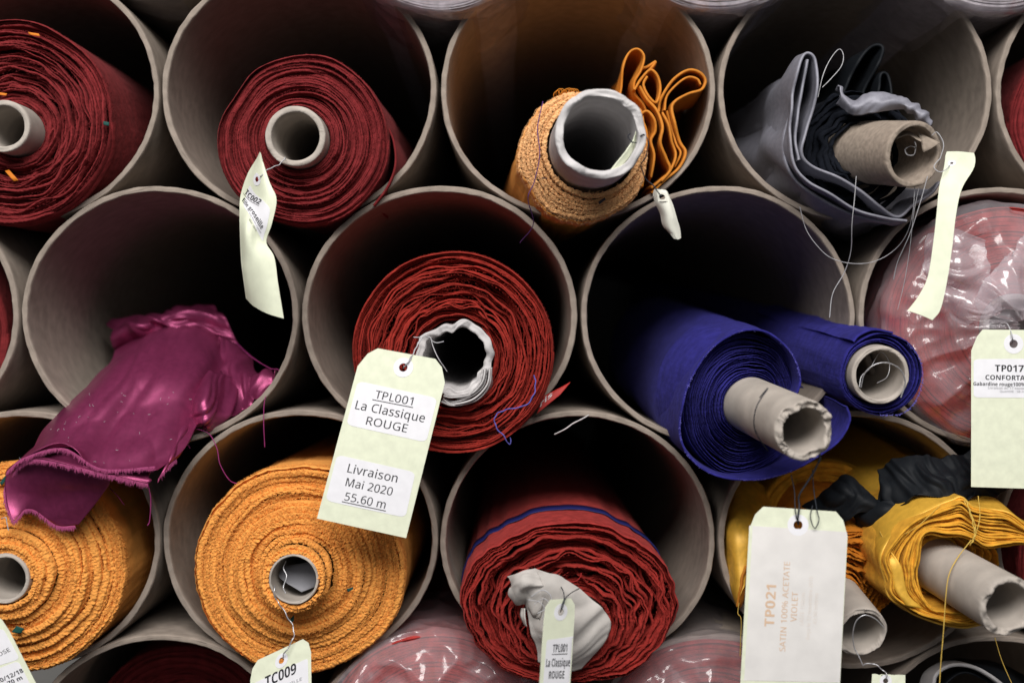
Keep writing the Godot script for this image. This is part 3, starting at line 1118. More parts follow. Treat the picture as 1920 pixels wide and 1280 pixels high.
	part("core_thread", cord([[1425, 745, 262], [1440, 728, 285], [1420, 760, 292], [1414, 790, 280], [1420, 815, 262], [1440, 845, 230]], 1.0), M.thread_dark, d.node)
	d = {"label": "slim royal blue roll with smooth light grey core", "p": [1652, 701], "z": 128.0, "r": 78.0, "n": 4, "seed": 10.0, "mat": M.blue, "side_mat": M.blue, "core": [1652, 703, 150.0, 55.0, 46.0], "core_mat": M.core, "slip": 5.0, "rag": 0.8,
		"opt": {"amp": 1.5, "waves": 1.0, "zamp": 3.0, "gap": 0.2, "lump": 0.02, "thin": 0.45, "deep": 80.0}, "tilt": Vector2(-0.04, 0.09)}
	roll(d)
	part("selvedge", strip([[1600, 640], [1612, 628], [1640, 618], [1676, 624]], 142.0, 4.0, 700.0, Vector2(-0.03, 0.09), 6.0, 5.0, 5.0), M.blue, d.node)
	part("frayed_edge", fibres(path_of([[1700, 640], [1724, 672], [1730, 710], [1716, 752], [1690, 775], [1650, 778]], 134.0), 320, Vector3(0.3, -0.2, 1), 0.9, 4.5, 0.45), M.blue_edge, d.node).set_meta("kind", "stuff")
	part("wire_loop", cord([[1615, 726, 160], [1622, 700, 170], [1640, 684, 176], [1664, 680, 176], [1688, 692, 170], [1698, 716, 162], [1690, 745, 158]], 1.2), M.wire, d.node)
	part("wire_loop", cord([[1612, 725, 158], [1616, 705, 150], [1632, 690, 140], [1652, 660, 120], [1668, 680, 120], [1664, 706, 130], [1645, 718, 140]], 0.8), M.wire, d.node)
	# gold satin
	d = {"label": "gold satin roll tied with thread round a torn grey core", "p": [1795, 1072], "z": 50.0, "r": 88.0, "n": 7, "seed": 11.0, "mat": M.gold_edge, "core": [1892, 1137, 290.0, 57.0, 43.0], "core_mat": M.core, "rag": 2.6, "peel": 6.0, "side": false,
		"opt": {"amp": 6.0, "waves": 2.2, "zamp": 10.0, "gap": 0.4, "lump": 0.04, "deep": 40.0}, "tilt": Vector2(-0.17, 0.12), "length": 800.0}
	roll(d)
	var go := [[1960, 1010], [1920, 987], [1889, 966], [1852, 960], [1822, 954], [1803, 938], [1785, 944], [1739, 963], [1699, 987], [1656, 1040], [1666, 1086], [1672, 1116], [1699, 1135], [1723, 1150], [1775, 1166], [1809, 1172], [1834, 1167], [1900, 1150]]
	var gi := [[1960, 1030], [1920, 1018], [1883, 1024], [1849, 1027], [1828, 1015], [1803, 1006], [1772, 1006], [1745, 998], [1726, 1012], [1723, 1049], [1719, 1070], [1720, 1095], [1732, 1123], [1751, 1141], [1775, 1146], [1803, 1146], [1830, 1140], [1890, 1120]]
	part("wound_layers", bundle(go, gi, 14, 150.0, 500.0, Vector2(-0.1, 0.1), 4.0, 3.4, 6.0), M.gold_edge, d.node)
	var gs := []
	for p in go:
		gs.append([1800 + (p[0] - 1800) * 1.03, 1060 + (p[1] - 1060) * 1.05])
	part("outer_wrap", strip(gs, 140.0, 4.0, 1300.0, Vector2(-0.05, 0.16), 8.0, 7.0, 8.0), M.gold, d.node)
	part("fold", sheet([[[1640, 1000, 60], [1652, 1020, 120], [1668, 1030, 150]], [[1652, 1030, 110], [1664, 1055, 150], [1690, 1060, 158]], [[1668, 1085, 130], [1680, 1105, 158], [1702, 1112, 158]], [[1690, 1130, 140], [1706, 1136, 160], [1730, 1142, 156]]], 12, 20, 2.5, 5.0, 30.0, 3.0), M.gold, d.node)
	part("tie_thread", joined([cord([[1812, 936, 150], [1818, 955, 162], [1826, 985, 166], [1828, 1005, 165], [1820, 1022, 164]], 1.4, 0.0, 0, 40.0), cord([[1808, 938, 150], [1822, 965, 164], [1830, 990, 166], [1824, 1015, 165]], 1.0), cord([[1835, 930, 120], [1838, 970, 160], [1828, 1010, 165]], 0.8)]), M.thread_gold, d.node)
	d = {"label": "orange velvet roll with grey core half behind the faded white tag", "p": [1606, 1076], "z": 20.0, "r": 92.0, "n": 16, "seed": 12.0, "mat": M.velvet, "core": [1616, 1186, 170.0, 50.0, 41.0], "core_mat": M.core, "rag": 1.4, "slip": 0.0,
		"opt": {"amp": 5.0, "waves": 2.0, "zamp": 12.0, "gap": 0.1, "dip": 0.6, "rough": 1.2, "lump": 0.05, "cone": 30.0}, "tilt": Vector2(-0.12, 0.3), "length": 600.0}
	roll(d)
	part("wire_loop", cord([[1658, 1176, 180], [1642, 1160, 184], [1622, 1153, 186], [1606, 1164, 184], [1600, 1186, 182], [1602, 1212, 180], [1612, 1232, 184], [1618, 1246, 186]], 1.1), M.wire, d.node)
	d = {"label": "gold roll lying deep behind the black cloth", "p": [1545, 985], "z": -170.0, "r": 125.0, "r0": 20.0, "n": 10, "seed": 13.0, "mat": M.gold_edge, "side_mat": M.gold, "opt": {"amp": 3.0}, "tilt": Vector2(0.0, 0.02), "length": 2000.0}
	roll(d)
	# rolls deep in their tubes
	for a in [["dark red roll deep in the tube left of the magenta satin", -175, 625, -90.0, 190.0, 14.0], ["dark red roll deep in the tube right of the grey satin", 2085, 235, -70.0, 190.0, 15.0], ["dark red roll deep in the tube right of the gold satin", 2100, 1050, -60.0, 190.0, 16.0], ["dark red roll lying deep below the two orange fluffy rolls", 340, 1385, -220.0, 175.0, 17.0]]:
		roll({"label": a[0], "p": [a[1], a[2]], "z": a[3], "r": a[4], "n": 18, "seed": a[5], "mat": M.crimson, "core": [a[1], a[2], a[3] + 20.0, 50.0, 40.0], "opt": {"amp": 4.0, "m": 160}, "length": 2000.0})

# a flat band tied round a roll
func band(d: Dictionary, z0: float, z1: float) -> void:
	var o: Dictionary = d.opt
	var m := 160
	var v := PackedVector3Array()
	var ix := PackedInt32Array()
	for i in m:
		var c := cos(TAU * i / m)
		var s := sin(TAU * i / m)
		var r: float = o.r1 * outline(o, c, s) + 3.5
		for e in [[-2.0, z0 + 0.5], [0.0, z0], [0.0, z1], [-2.0, z1 - 0.5]]:
			v.append(Vector3(c * (r + e[0]) * o.squash.x, s * (r + e[0]) * o.squash.y, e[1] + 6.0 * c) * U)
	for i in m:
		var b := (i + 1) % m
		for e in 3:
			quad(ix, i * 4 + e, b * 4 + e, b * 4 + e + 1, i * 4 + e + 1)
	part("band", mesh_of(v, ix), M.navy_band, d.node, false)

# the paper core of the scarlet roll, squashed flat and folded over
func crumpled_paper(d: Dictionary) -> void:
	var c: MeshInstance3D = d.core_node
	# big flap
	part("paper_flap", sheet([
		[[1004, 1066, 150], [1022, 1072, 168], [1052, 1082, 172], [1086, 1102, 168]],
		[[1000, 1082, 160], [1030, 1100, 182], [1066, 1112, 186], [1122, 1132, 168]],
		[[988, 1120, 150], [1028, 1140, 182], [1080, 1150, 184], [1145, 1162, 160]],
		[[990, 1165, 150], [1030, 1185, 178], [1076, 1200, 176], [1140, 1190, 152]],
		[[1004, 1210, 146], [1036, 1225, 168], [1070, 1234, 166], [1112, 1230, 146]],
		[[1010, 1240, 136], [1036, 1252, 150], [1062, 1262, 150], [1090, 1254, 138]]], 60, 60, 2.0, 3.0, 50.0, 2.0, -4.0), M.paper_grey, c)
	part("paper_flap", sheet([
		[[950, 1081, 150], [972, 1074, 168], [1004, 1066, 166]],
		[[962, 1098, 156], [984, 1094, 184], [1014, 1086, 178]],
		[[958, 1110, 150], [986, 1116, 176], [1020, 1104, 184]],
		[[972, 1130, 146], [994, 1140, 166], [1016, 1136, 178]],
		[[984, 1142, 140], [1002, 1150, 158], [1016, 1160, 166]]], 40, 40, 2.0, 3.0, 26.0, 5.0, -7.0), M.paper_grey, c)
	part("paper_flap", sheet([[[978, 1140, 140], [984, 1140, 152]], [[976, 1156, 144], [984, 1160, 156]], [[984, 1172, 140], [989, 1174, 150]]], 4, 10, 1.5, 3.0, 14.0), M.paper_grey, c)
	part("torn_fibre", joined([cord([[996, 1118, 190], [1018, 1106, 196], [1034, 1120, 196], [1024, 1140, 194], [1008, 1150, 190]], 0.9), cord([[1002, 1132, 190], [1020, 1122, 197], [1030, 1136, 196], [1016, 1160, 190]], 0.7), cord([[990, 1124, 188], [1014, 1130, 196], [1024, 1152, 192], [1018, 1172, 186]], 0.7)]), M.thread, c)

func make_loose_cloth() -> void:
	var o: Node3D
	# amber cloth folded beside the pale orange roll
	o = thing("folded_cloth", "amber cloth folded in standing loops beside the pale orange roll", "cloth", at(1250, 360, -60))
	var dr := Vector2(0.0, 0.02)
	var folds := [
		[[[1148, 200], [1164, 172], [1168, 128], [1180, 98], [1196, 91], [1208, 106], [1202, 132], [1190, 154], [1192, 176], [1207, 196], [1216, 222], [1218, 250], [1212, 280]], -6.0, 4.0],
		[[[1190, 168], [1202, 148], [1220, 130], [1234, 142], [1239, 166], [1231, 192], [1216, 180], [1207, 158], [1214, 142]], 10.0, 4.5],
		[[[1200, 160], [1214, 184], [1232, 206], [1242, 238], [1238, 268], [1250, 296], [1258, 318], [1240, 336], [1222, 352]], 22.0, 5.0],
		[[[1204, 350], [1211, 300], [1213, 250], [1202, 218], [1214, 209], [1227, 226], [1229, 246], [1221, 264], [1227, 292], [1221, 332]], 28.0, 4.5],
		[[[1236, 208], [1240, 184], [1262, 150], [1290, 132], [1312, 135], [1324, 150], [1315, 168], [1290, 176], [1268, 188], [1260, 204], [1266, 236], [1276, 266], [1286, 286], [1274, 314], [1246, 338], [1222, 362]], 8.0, 5.0],
		[[[1247, 206], [1252, 178], [1274, 154], [1292, 144], [1308, 148], [1314, 158]], 12.0, 4.0],
		[[[1242, 210], [1254, 236], [1260, 264], [1268, 290], [1258, 318], [1240, 340]], 16.0, 4.5],
		[[[1250, 208], [1260, 240], [1268, 270], [1276, 288], [1266, 312]], 4.0, 4.0],
		[[[1180, 240], [1186, 216], [1200, 204], [1206, 226], [1206, 262], [1204, 300]], 26.0, 4.5],
		[[[1196, 128], [1214, 124], [1230, 114], [1222, 126], [1208, 140]], -40.0, 5.0],
	]
	for k in folds.size():
		part("fold", strip(folds[k][0], folds[k][1], folds[k][2], 650.0 - 30.0 * k, dr, k + 1.0, 5.0, 8.0), M.amber, o)

	# grey satin with dark lining round the brown core
	o = thing("fabric_roll", "loosely wound grey satin roll with navy lining and brown core", "fabric roll", at(1600, 400, 0), "fabric rolls in the tubes")
	dr = Vector2(-0.02, 0.02)
	part("satin_fold", strip([[1700, 414], [1660, 408], [1610, 394], [1560, 366], [1516, 342], [1490, 312], [1482, 262], [1484, 205], [1494, 140], [1506, 106], [1518, 99], [1530, 112], [1532, 150], [1526, 200], [1512, 246], [1503, 284], [1520, 308], [1566, 330], [1610, 356], [1650, 388], [1686, 406], [1712, 384], [1748, 362], [1766, 340]], 90.0, 5.0, 1000.0, dr, 1.0, 9.0, 10.0), M.steel_satin, o)
	part("satin_fold", strip([[1498, 300], [1492, 262], [1498, 208], [1508, 150], [1514, 112]], 84.0, 5.0, 700.0, dr, 4.0, 5.0, 8.0), M.steel_satin, o)
	part("satin_flap", sheet([[[1568, 168, 40], [1590, 192, 60], [1628, 186, 70], [1672, 186, 80], [1712, 206, 90], [1742, 236, 96]], [[1572, 160, 60], [1600, 186, 80], [1634, 176, 92], [1680, 178, 100], [1722, 200, 106], [1748, 228, 108]], [[1576, 180, 74], [1602, 200, 96], [1640, 190, 108], [1684, 192, 114], [1722, 212, 116], [1746, 236, 112]], [[1566, 196, 50], [1600, 216, 84], [1640, 210, 98], [1680, 204, 100], [1710, 216, 96], [1738, 240, 96]]], 60, 24, 2.0, 4.0, 30.0, 5.4, -4.0), M.steel_satin, o)
	part("satin_side", strip([[1484, 205], [1470, 262], [1480, 320], [1520, 360], [1580, 394], [1640, 412], [1690, 418]], 60.0, 5.0, 1300.0, Vector2(-0.05, 0.05), 6.0, 14.0, 8.0), M.steel_satin, o)
	var nd := {"n": 9, "r0": 40.0, "r1": 112.0, "seed": 6.0, "amp": 8.0, "waves": 1.8, "zamp": 14.0, "gap": 0.4, "lump": 0.08, "m": 200}
	var w := part("navy_lining", wound(nd), M.navy, o, false)
	w.position = at(1606, 286, 30) - o.position
	part("navy_lining", strip([[1530, 320], [1534, 250], [1546, 200], [1566, 180], [1592, 210], [1650, 200], [1700, 230]], 20.0, 8.0, 600.0, dr, 7.0, 8.0, 16.0), M.navy, o)
	part("navy_lining", strip([[1560, 210], [1590, 160], [1616, 108], [1640, 84], [1656, 92], [1640, 130], [1622, 170], [1618, 205]], -90.0, 6.0, 500.0, dr, 9.0, 8.0, 20.0), M.black_cloth, o)
	part("navy_lining", strip([[1640, 200], [1648, 160], [1656, 136], [1668, 140], [1672, 170], [1668, 205]], -70.0, 5.0, 300.0, dr, 12.0, 8.0, 16.0), M.black_cloth, o)
	var f := at(1715, 289, 160)
	var k := (D - 160.0) / D
	var t := frame(f, at(1600, 284, -10))
	var c := part("core_tube", core_mesh(62.0 * k, 51.0 * k, 420.0, 0.8, 4.0), M.core_kraft, o, false)
	c.transform = o.transform.affine_inverse() * t
	part("paper_tongue", sheet([[[1668, 252, 110], [1700, 246, 120], [1730, 262, 150]], [[1672, 264, 130], [1702, 254, 140], [1728, 266, 158]]], 10, 4, 1.2, 1.5, 20.0), M.core_kraft, c)
	part("paper_tongue", sheet([[[1722, 248, 140], [1764, 268, 160]], [[1732, 286, 150], [1752, 276, 158]]], 6, 5, 1.4, 1.5, 16.0), M.core_kraft, c)
	part("thread_loop", cord([[1716, 266, 150], [1718, 276, 140], [1708, 274, 120], [1698, 280, 118], [1702, 290, 120], [1714, 290, 130], [1718, 278, 140]], 1.1), M.thread, c)

	# magenta satin spilling out and hanging over the rim
	o = thing("satin_cloth", "magenta satin length spilling out of its tube with frayed ends", "cloth", at(170, 850, 90))
	var top := [
		[[225, 655, -330], [270, 622, -320], [330, 606, -320], [390, 612, -320], [450, 640, -330]],
		[[212, 676, -190], [262, 648, -160], [320, 638, -156], [384, 650, -160], [440, 690, -190]],
		[[160, 724, -60], [220, 692, -30], [290, 692, -22], [360, 706, -34], [408, 738, -80]],
		[[92, 788, 20], [160, 756, 50], [240, 760, 52], [318, 776, 50], [372, 792, 10]],
		[[62, 838, 76], [116, 812, 112], [196, 820, 104], [276, 836, 112], [340, 848, 80]],
		[[34, 866, 92], [70, 846, 156], [140, 842, 152], [218, 874, 156], [300, 872, 136]],
		[[12, 884, 86], [44, 858, 168], [118, 836, 172], [190, 882, 176], [294, 876, 150]]]
	part("top_layer", sheet(top, 110, 130, 1.6, 6.0, 70.0, 2.2, -5.0), M.magenta, o)
	part("middle_layer", sheet([
		[[100, 800, 0], [150, 800, 50], [230, 800, 60], [320, 830, 20]],
		[[40, 860, 60], [80, 864, 148], [170, 876, 158], [280, 888, 132]],
		[[14, 882, 78], [56, 858, 162], [168, 874, 170], [284, 900, 146]],
		[[14, 900, 78], [58, 860, 168], [172, 882, 176], [278, 906, 150]]], 60, 30, 2.0, 5.0, 60.0, 9.0), M.magenta, o)
	part("under_layer", sheet([
		[[16, 884, 88], [70, 862, 150], [140, 870, 152], [206, 900, 140]],
		[[9, 905, 106], [60, 892, 138], [130, 900, 138], [202, 912, 132]],
		[[10, 940, 124], [64, 930, 122], [126, 928, 120], [192, 926, 122]],
		[[20, 968, 132], [58, 953, 114], [100, 968, 108], [178, 945, 112]],
		[[25, 976, 134], [55, 951, 112], [104, 983, 100], [146, 984, 98]]], 60, 50, 1.6, 3.0, 40.0, 12.0), M.magenta, o)
	part("side_fold", sheet([
		[[372, 690, -120], [400, 694, -90], [430, 700, -110], [452, 730, -140]],
		[[366, 735, -60], [394, 716, -20], [426, 742, -40], [448, 770, -80]],
		[[362, 752, -30], [384, 742, 16], [400, 770, 20], [440, 780, -40]],
		[[352, 786, 0], [376, 770, 30], [388, 800, 26], [414, 795, -30]],
		[[352, 806, -20], [370, 800, 10], [388, 806, 6], [405, 802, -30]]], 60, 60, 2.0, 3.0, 32.0, 21.2, -8.0), M.magenta, o)
	part("side_fold", sheet([
		[[395, 640, -260], [430, 640, -240], [462, 660, -250]],
		[[410, 690, -170], [444, 690, -140], [488, 700, -160]],
		[[430, 720, -110], [470, 712, -90], [520, 696, -70]],
		[[420, 770, -80], [460, 756, -50], [500, 730, -60]],
		[[408, 796, -40], [440, 780, -20], [470, 764, -36]]], 60, 60, 2.0, 3.0, 34.0, 31.9, -9.0), M.magenta, o)
	part("side_fold", sheet([
		[[195, 598, -330], [260, 590, -320], [330, 576, -330], [400, 572, -340]],
		[[205, 612, -280], [262, 604, -260], [336, 590, -270], [420, 596, -290]],
		[[212, 640, -290], [280, 620, -270], [350, 610, -270], [444, 640, -270]],
		[[220, 660, -330], [290, 640, -300], [370, 636, -290], [470, 690, -260]]], 90, 40, 2.0, 3.0, 34.0, 42.2, -10.0), M.magenta, o)
	part("side_fold", sheet([
		[[372, 800, -10], [350, 830, 40], [330, 860, 80], [312, 880, 100]],
		[[352, 790, 20], [334, 826, 70], [318, 862, 110], [300, 890, 132]],
		[[340, 800, 30], [326, 840, 84], [312, 876, 120], [296, 905, 140]]], 24, 12, 2.0, 5.0, 26.0, 51.0), M.magenta, o)
	for a in [[[[12, 884, 88], [44, 858, 169], [118, 840, 177], [190, 878, 177], [290, 874, 152]], 700], [[[14, 900, 80], [58, 861, 170], [172, 883, 178], [278, 907, 152]], 800], [[[26, 976, 136], [56, 952, 114], [104, 984, 102], [140, 985, 100]], 420], [[[8, 912, 110], [11, 945, 127], [24, 975, 136]], 260], [[[300, 890, 134], [312, 876, 122], [330, 860, 90]], 160]]:
		part("fringe", fibres(path_of(a[0]), a[1], Vector3(0.0, -1.0, 0.25), 0.22, 11.0, 0.45), M.magenta_edge, o).set_meta("kind", "stuff")
	for a in [[[[440, 640, -260], [470, 668, -180], [505, 690, -80], [522, 694, -50], [515, 720, -20], [497, 745, 0], [494, 790, 6], [496, 838, 4]]], [[[360, 802, 10], [390, 812, 10], [406, 840, 14], [412, 870, 16], [430, 900, 12], [450, 908, 6]]], [[[276, 905, 150], [282, 935, 140], [280, 975, 132], [276, 985, 132]]], [[[352, 808, 0], [346, 824, 10], [356, 840, 16]]], [[[206, 915, 60], [220, 930, 90], [232, 946, 84]]]]:
		part("loose_thread", cord(a[0], 0.9), M.thread_magenta, o)

	var specks := []
	var tg := grid_of(top)
	for sp in 40:
		var u := rng.randf_range(0.1, 0.9)
		var w2 := rng.randf_range(0.4, 0.95)
		var q := surf(tg, u, w2) / U + Vector3(0, 0, 9)
		var p := pxl(q * U)
		var a := rng.randf() * TAU
		var l := rng.randf_range(0.8, 2.6)
		specks.append(cord([[p.x, p.y, q.z], [p.x + cos(a) * l, p.y + sin(a) * l, q.z], [p.x + cos(a + 0.5) * l * 2.0, p.y + sin(a + 0.5) * l * 2.0, q.z]], 0.35, 0.0, 4))
	part("lint", joined(specks), M.thread, o).set_meta("kind", "stuff")

	# gold cloth at the left of the gold satin tube
	o = thing("folded_cloth", "gold satin fold tucked against the tube wall behind the faded tag", "cloth", at(1388, 1138, 30))
	part("fold", sheet([
		[[1350, 960, -200], [1368, 900, -190], [1400, 890, -190], [1440, 920, -200], [1470, 980, -210]],
		[[1350, 1000, -110], [1368, 950, -80], [1396, 940, -76], [1430, 960, -90], [1452, 1010, -120]],
		[[1354, 1046, -40], [1368, 1010, -2], [1392, 1000, 6], [1416, 1010, 0], [1432, 1050, -30]],
		[[1372, 1096, 0], [1380, 1074, 26], [1394, 1062, 30], [1404, 1066, 24], [1412, 1090, 0]],
		[[1384, 1136, 10], [1387, 1126, 32], [1392, 1110, 36], [1398, 1096, 32], [1402, 1100, 10]]], 40, 50, 2.5, 8.0, 60.0, 3.0), M.gold, o)
	part("fold", sheet([[[1398, 1060, 36], [1404, 1062, 20]], [[1388, 1100, 40], [1396, 1102, 22]], [[1384, 1138, 40], [1390, 1140, 26]]], 6, 20, 3.0, 4.0, 20.0), M.amber, o)

	# black cloth lying over the gold rolls
	o = thing("black_cloth", "crumpled black satin strip lying over the gold rolls", "cloth", at(1640, 940, 40))
	part("strip", sheet([
		[[1504, 950, -40], [1540, 925, -20], [1576, 892, 0], [1604, 895, 20], [1632, 926, 40], [1650, 940, 50]],
		[[1520, 960, -20], [1548, 950, 10], [1582, 925, 40], [1608, 926, 52], [1634, 944, 60], [1656, 950, 60]],
		[[1520, 980, -20], [1552, 985, 10], [1590, 975, 36], [1612, 960, 50], [1636, 962, 58], [1660, 962, 60]]], 70, 40, 2.0, 4.0, 26.0, 2.6, -5.0), M.black_cloth, o)
	part("strip", sheet([
		[[1644, 880, 20], [1680, 860, 40], [1726, 852, 50], [1770, 858, 50], [1830, 842, 40], [1900, 850, 20]],
		[[1650, 905, 40], [1690, 880, 64], [1735, 872, 74], [1778, 876, 74], [1838, 866, 60], [1900, 880, 40]],
		[[1640, 945, 50], [1690, 915, 82], [1740, 900, 100], [1790, 892, 100], [1830, 896, 80], [1890, 910, 50]],
		[[1650, 975, 40], [1680, 945, 80], [1730, 922, 108], [1790, 930, 112], [1826, 925, 92], [1870, 930, 60]],
		[[1648, 985, 40], [1670, 960, 76], [1712, 928, 104], [1780, 938, 116], [1812, 944, 100], [1826, 920, 80]]], 90, 60, 2.0, 4.0, 28.0, 7.2, -6.0), M.black_cloth, o)
	part("strip", sheet([
		[[1600, 962, 20], [1622, 950, 40], [1652, 940, 60], [1672, 938, 70]],
		[[1606, 980, 30], [1630, 975, 60], [1656, 962, 76], [1680, 950, 80]],
		[[1612, 1000, 20], [1636, 1002, 50], [1648, 1000, 70], [1664, 985, 76]],
		[[1622, 1022, 10], [1636, 1024, 30], [1642, 1028, 50], [1650, 1010, 60]]], 30, 30, 3.0, 8.0, 30.0, 17.0), M.black_cloth, o)

	# black cloth with striped edge in the lower right tube
	o = thing("folded_cloth", "black cloth with a grey striped edge in the lowest tube", "cloth", at(1850, 1400, -20))
	part("body", sheet([
		[[1700, 1330, -140], [1740, 1262, -150], [1800, 1232, -160], [1880, 1240, -160], [1960, 1290, -170]],
		[[1722, 1340, -60], [1752, 1280, -50], [1806, 1250, -50], [1880, 1262, -60], [1950, 1320, -70]],
		[[1740, 1350, 10], [1764, 1296, 20], [1810, 1264, 20], [1874, 1284, 10], [1930, 1340, 0]]], 50, 30, 3.0, 9.0, 60.0, 3.0), M.black_cloth, o)
	part("striped_edge", strip([[1752, 1290], [1756, 1268], [1772, 1252], [1796, 1246], [1830, 1252], [1862, 1270], [1890, 1292]], 28.0, 7.0, 60.0, Vector2(0.0, -0.2), 4.0, 3.0, 4.0), M.core_white, o)

func make_films() -> void:
	# [label of roll, x, y, z, r, core, film label, bulge, crease, cloth]
	var a := [
		["red fabric roll wrapped in clear film behind the printed confort tag", 1886, 612, 0.0, 224.0, "clear crinkled film over the red roll behind the confort tag", 52.0, 16.0, M.brick],
		["red fabric roll in clear film under the orange and scarlet rolls", 816, 1402, 20.0, 214.0, "clear crinkled film over the roll under the orange and scarlet rolls", 30.0, 15.0, M.brick],
		["red fabric roll in clear film under the faded white tag", 1335, 1424, 10.0, 224.0, "clear crinkled film over the roll under the faded white tag", 30.0, 14.0, M.brick],
		["pale lilac roll in clear film above the two crimson rolls", 297, -206, -30.0, 200.0, "clear film over the lilac roll above the two crimson rolls", 20.0, 12.0, M.lilac],
		["pale lilac roll in clear film above the crimson and pale orange rolls", 820, -182, 50.0, 198.0, "clear film over the lilac roll above the crimson and pale orange rolls", 20.0, 12.0, M.lilac],
		["pale lilac roll in clear film above the pale orange roll and grey satin", 1350, -184, 40.0, 198.0, "clear film over the lilac roll above the pale orange roll", 20.0, 12.0, M.lilac],
		["pale lilac roll in clear film above right of the grey satin", 1872, -180, 40.0, 198.0, "clear film over the lilac roll above right of the grey satin", 20.0, 12.0, M.lilac],
	]
	for k in a.size():
		var e: Array = a[k]
		var d := {"label": e[0], "p": [e[1], e[2]], "z": e[3] as float, "r": e[4] as float, "n": 30, "seed": 20.0 + k, "mat": e[8], "core": [e[1] + (20 if k == 0 else 0), e[2], e[3] + 15.0, 62.0, 50.0], "core_mat": M.core_white, "opt": {"amp": 1.0, "m": 200, "zamp": 2.0, "gap": 0.0, "rough": 0.2, "dip": 0.15}, "length": 2200.0}
		roll(d)
		var f := thing("plastic_film", e[5], "plastic film", at(e[1], e[2], e[3]), "clear film round the wrapped rolls")
		part("film", film_mesh({"r": d.opt.r1 + 5.0, "ri": 12.0, "seed": 3.0 * k + 1.0, "crease": e[7], "bulge": e[6]}), M.film, f, false)

	var ff := thing("plastic_film", "loose clear film end folded over the red roll beside the confort tag", "plastic film", at(1850, 540, 60), "clear film round the wrapped rolls")
	part("flap", sheet([[[1960, 400, 40], [1920, 440, 60], [1890, 480, 70]], [[1960, 470, 60], [1900, 500, 86], [1846, 532, 80]], [[1960, 540, 70], [1900, 552, 96], [1830, 566, 84]], [[1960, 580, 60], [1890, 580, 90], [1850, 600, 80]]], 80, 80, 0.6, 6.0, 46.0, 4.0, -9.0), M.film, ff)
	part("flap", sheet([[[1742, 440, 50], [1790, 430, 74], [1850, 450, 70]], [[1730, 500, 56], [1790, 500, 86], [1860, 520, 80]], [[1760, 560, 60], [1820, 560, 90], [1880, 560, 84]], [[1800, 610, 50], [1836, 600, 80], [1880, 590, 76]]], 80, 80, 0.6, 6.0, 44.0, 14.0, -10.0), M.film, ff)

func flat(tl: Array, tr: Array, br: Array, bl: Array, z: float, zb: float) -> Array:
	return [[[tl[0], tl[1], z], [tr[0], tr[1], z]], [[bl[0], bl[1], zb], [br[0], br[1], zb]]]

func bowed(tl: Array, tr: Array, br: Array, bl: Array, z: float, zb: float, bow: float) -> Array:
	var rows := []
	for j in 5:
		var v := j / 4.0
		var row := []
		for i in 3:
			var u := i / 2.0
			var x := lerpf(lerpf(tl[0], tr[0], u), lerpf(bl[0], br[0], u), v)
			var y := lerpf(lerpf(tl[1], tr[1], u), lerpf(bl[1], br[1], u), v)
			row.append([x, y, lerpf(z, zb, v) + bow * (4.0 * u * (1.0 - u) * 0.5 + sin(PI * v))])
		rows.append(row)
	return rows

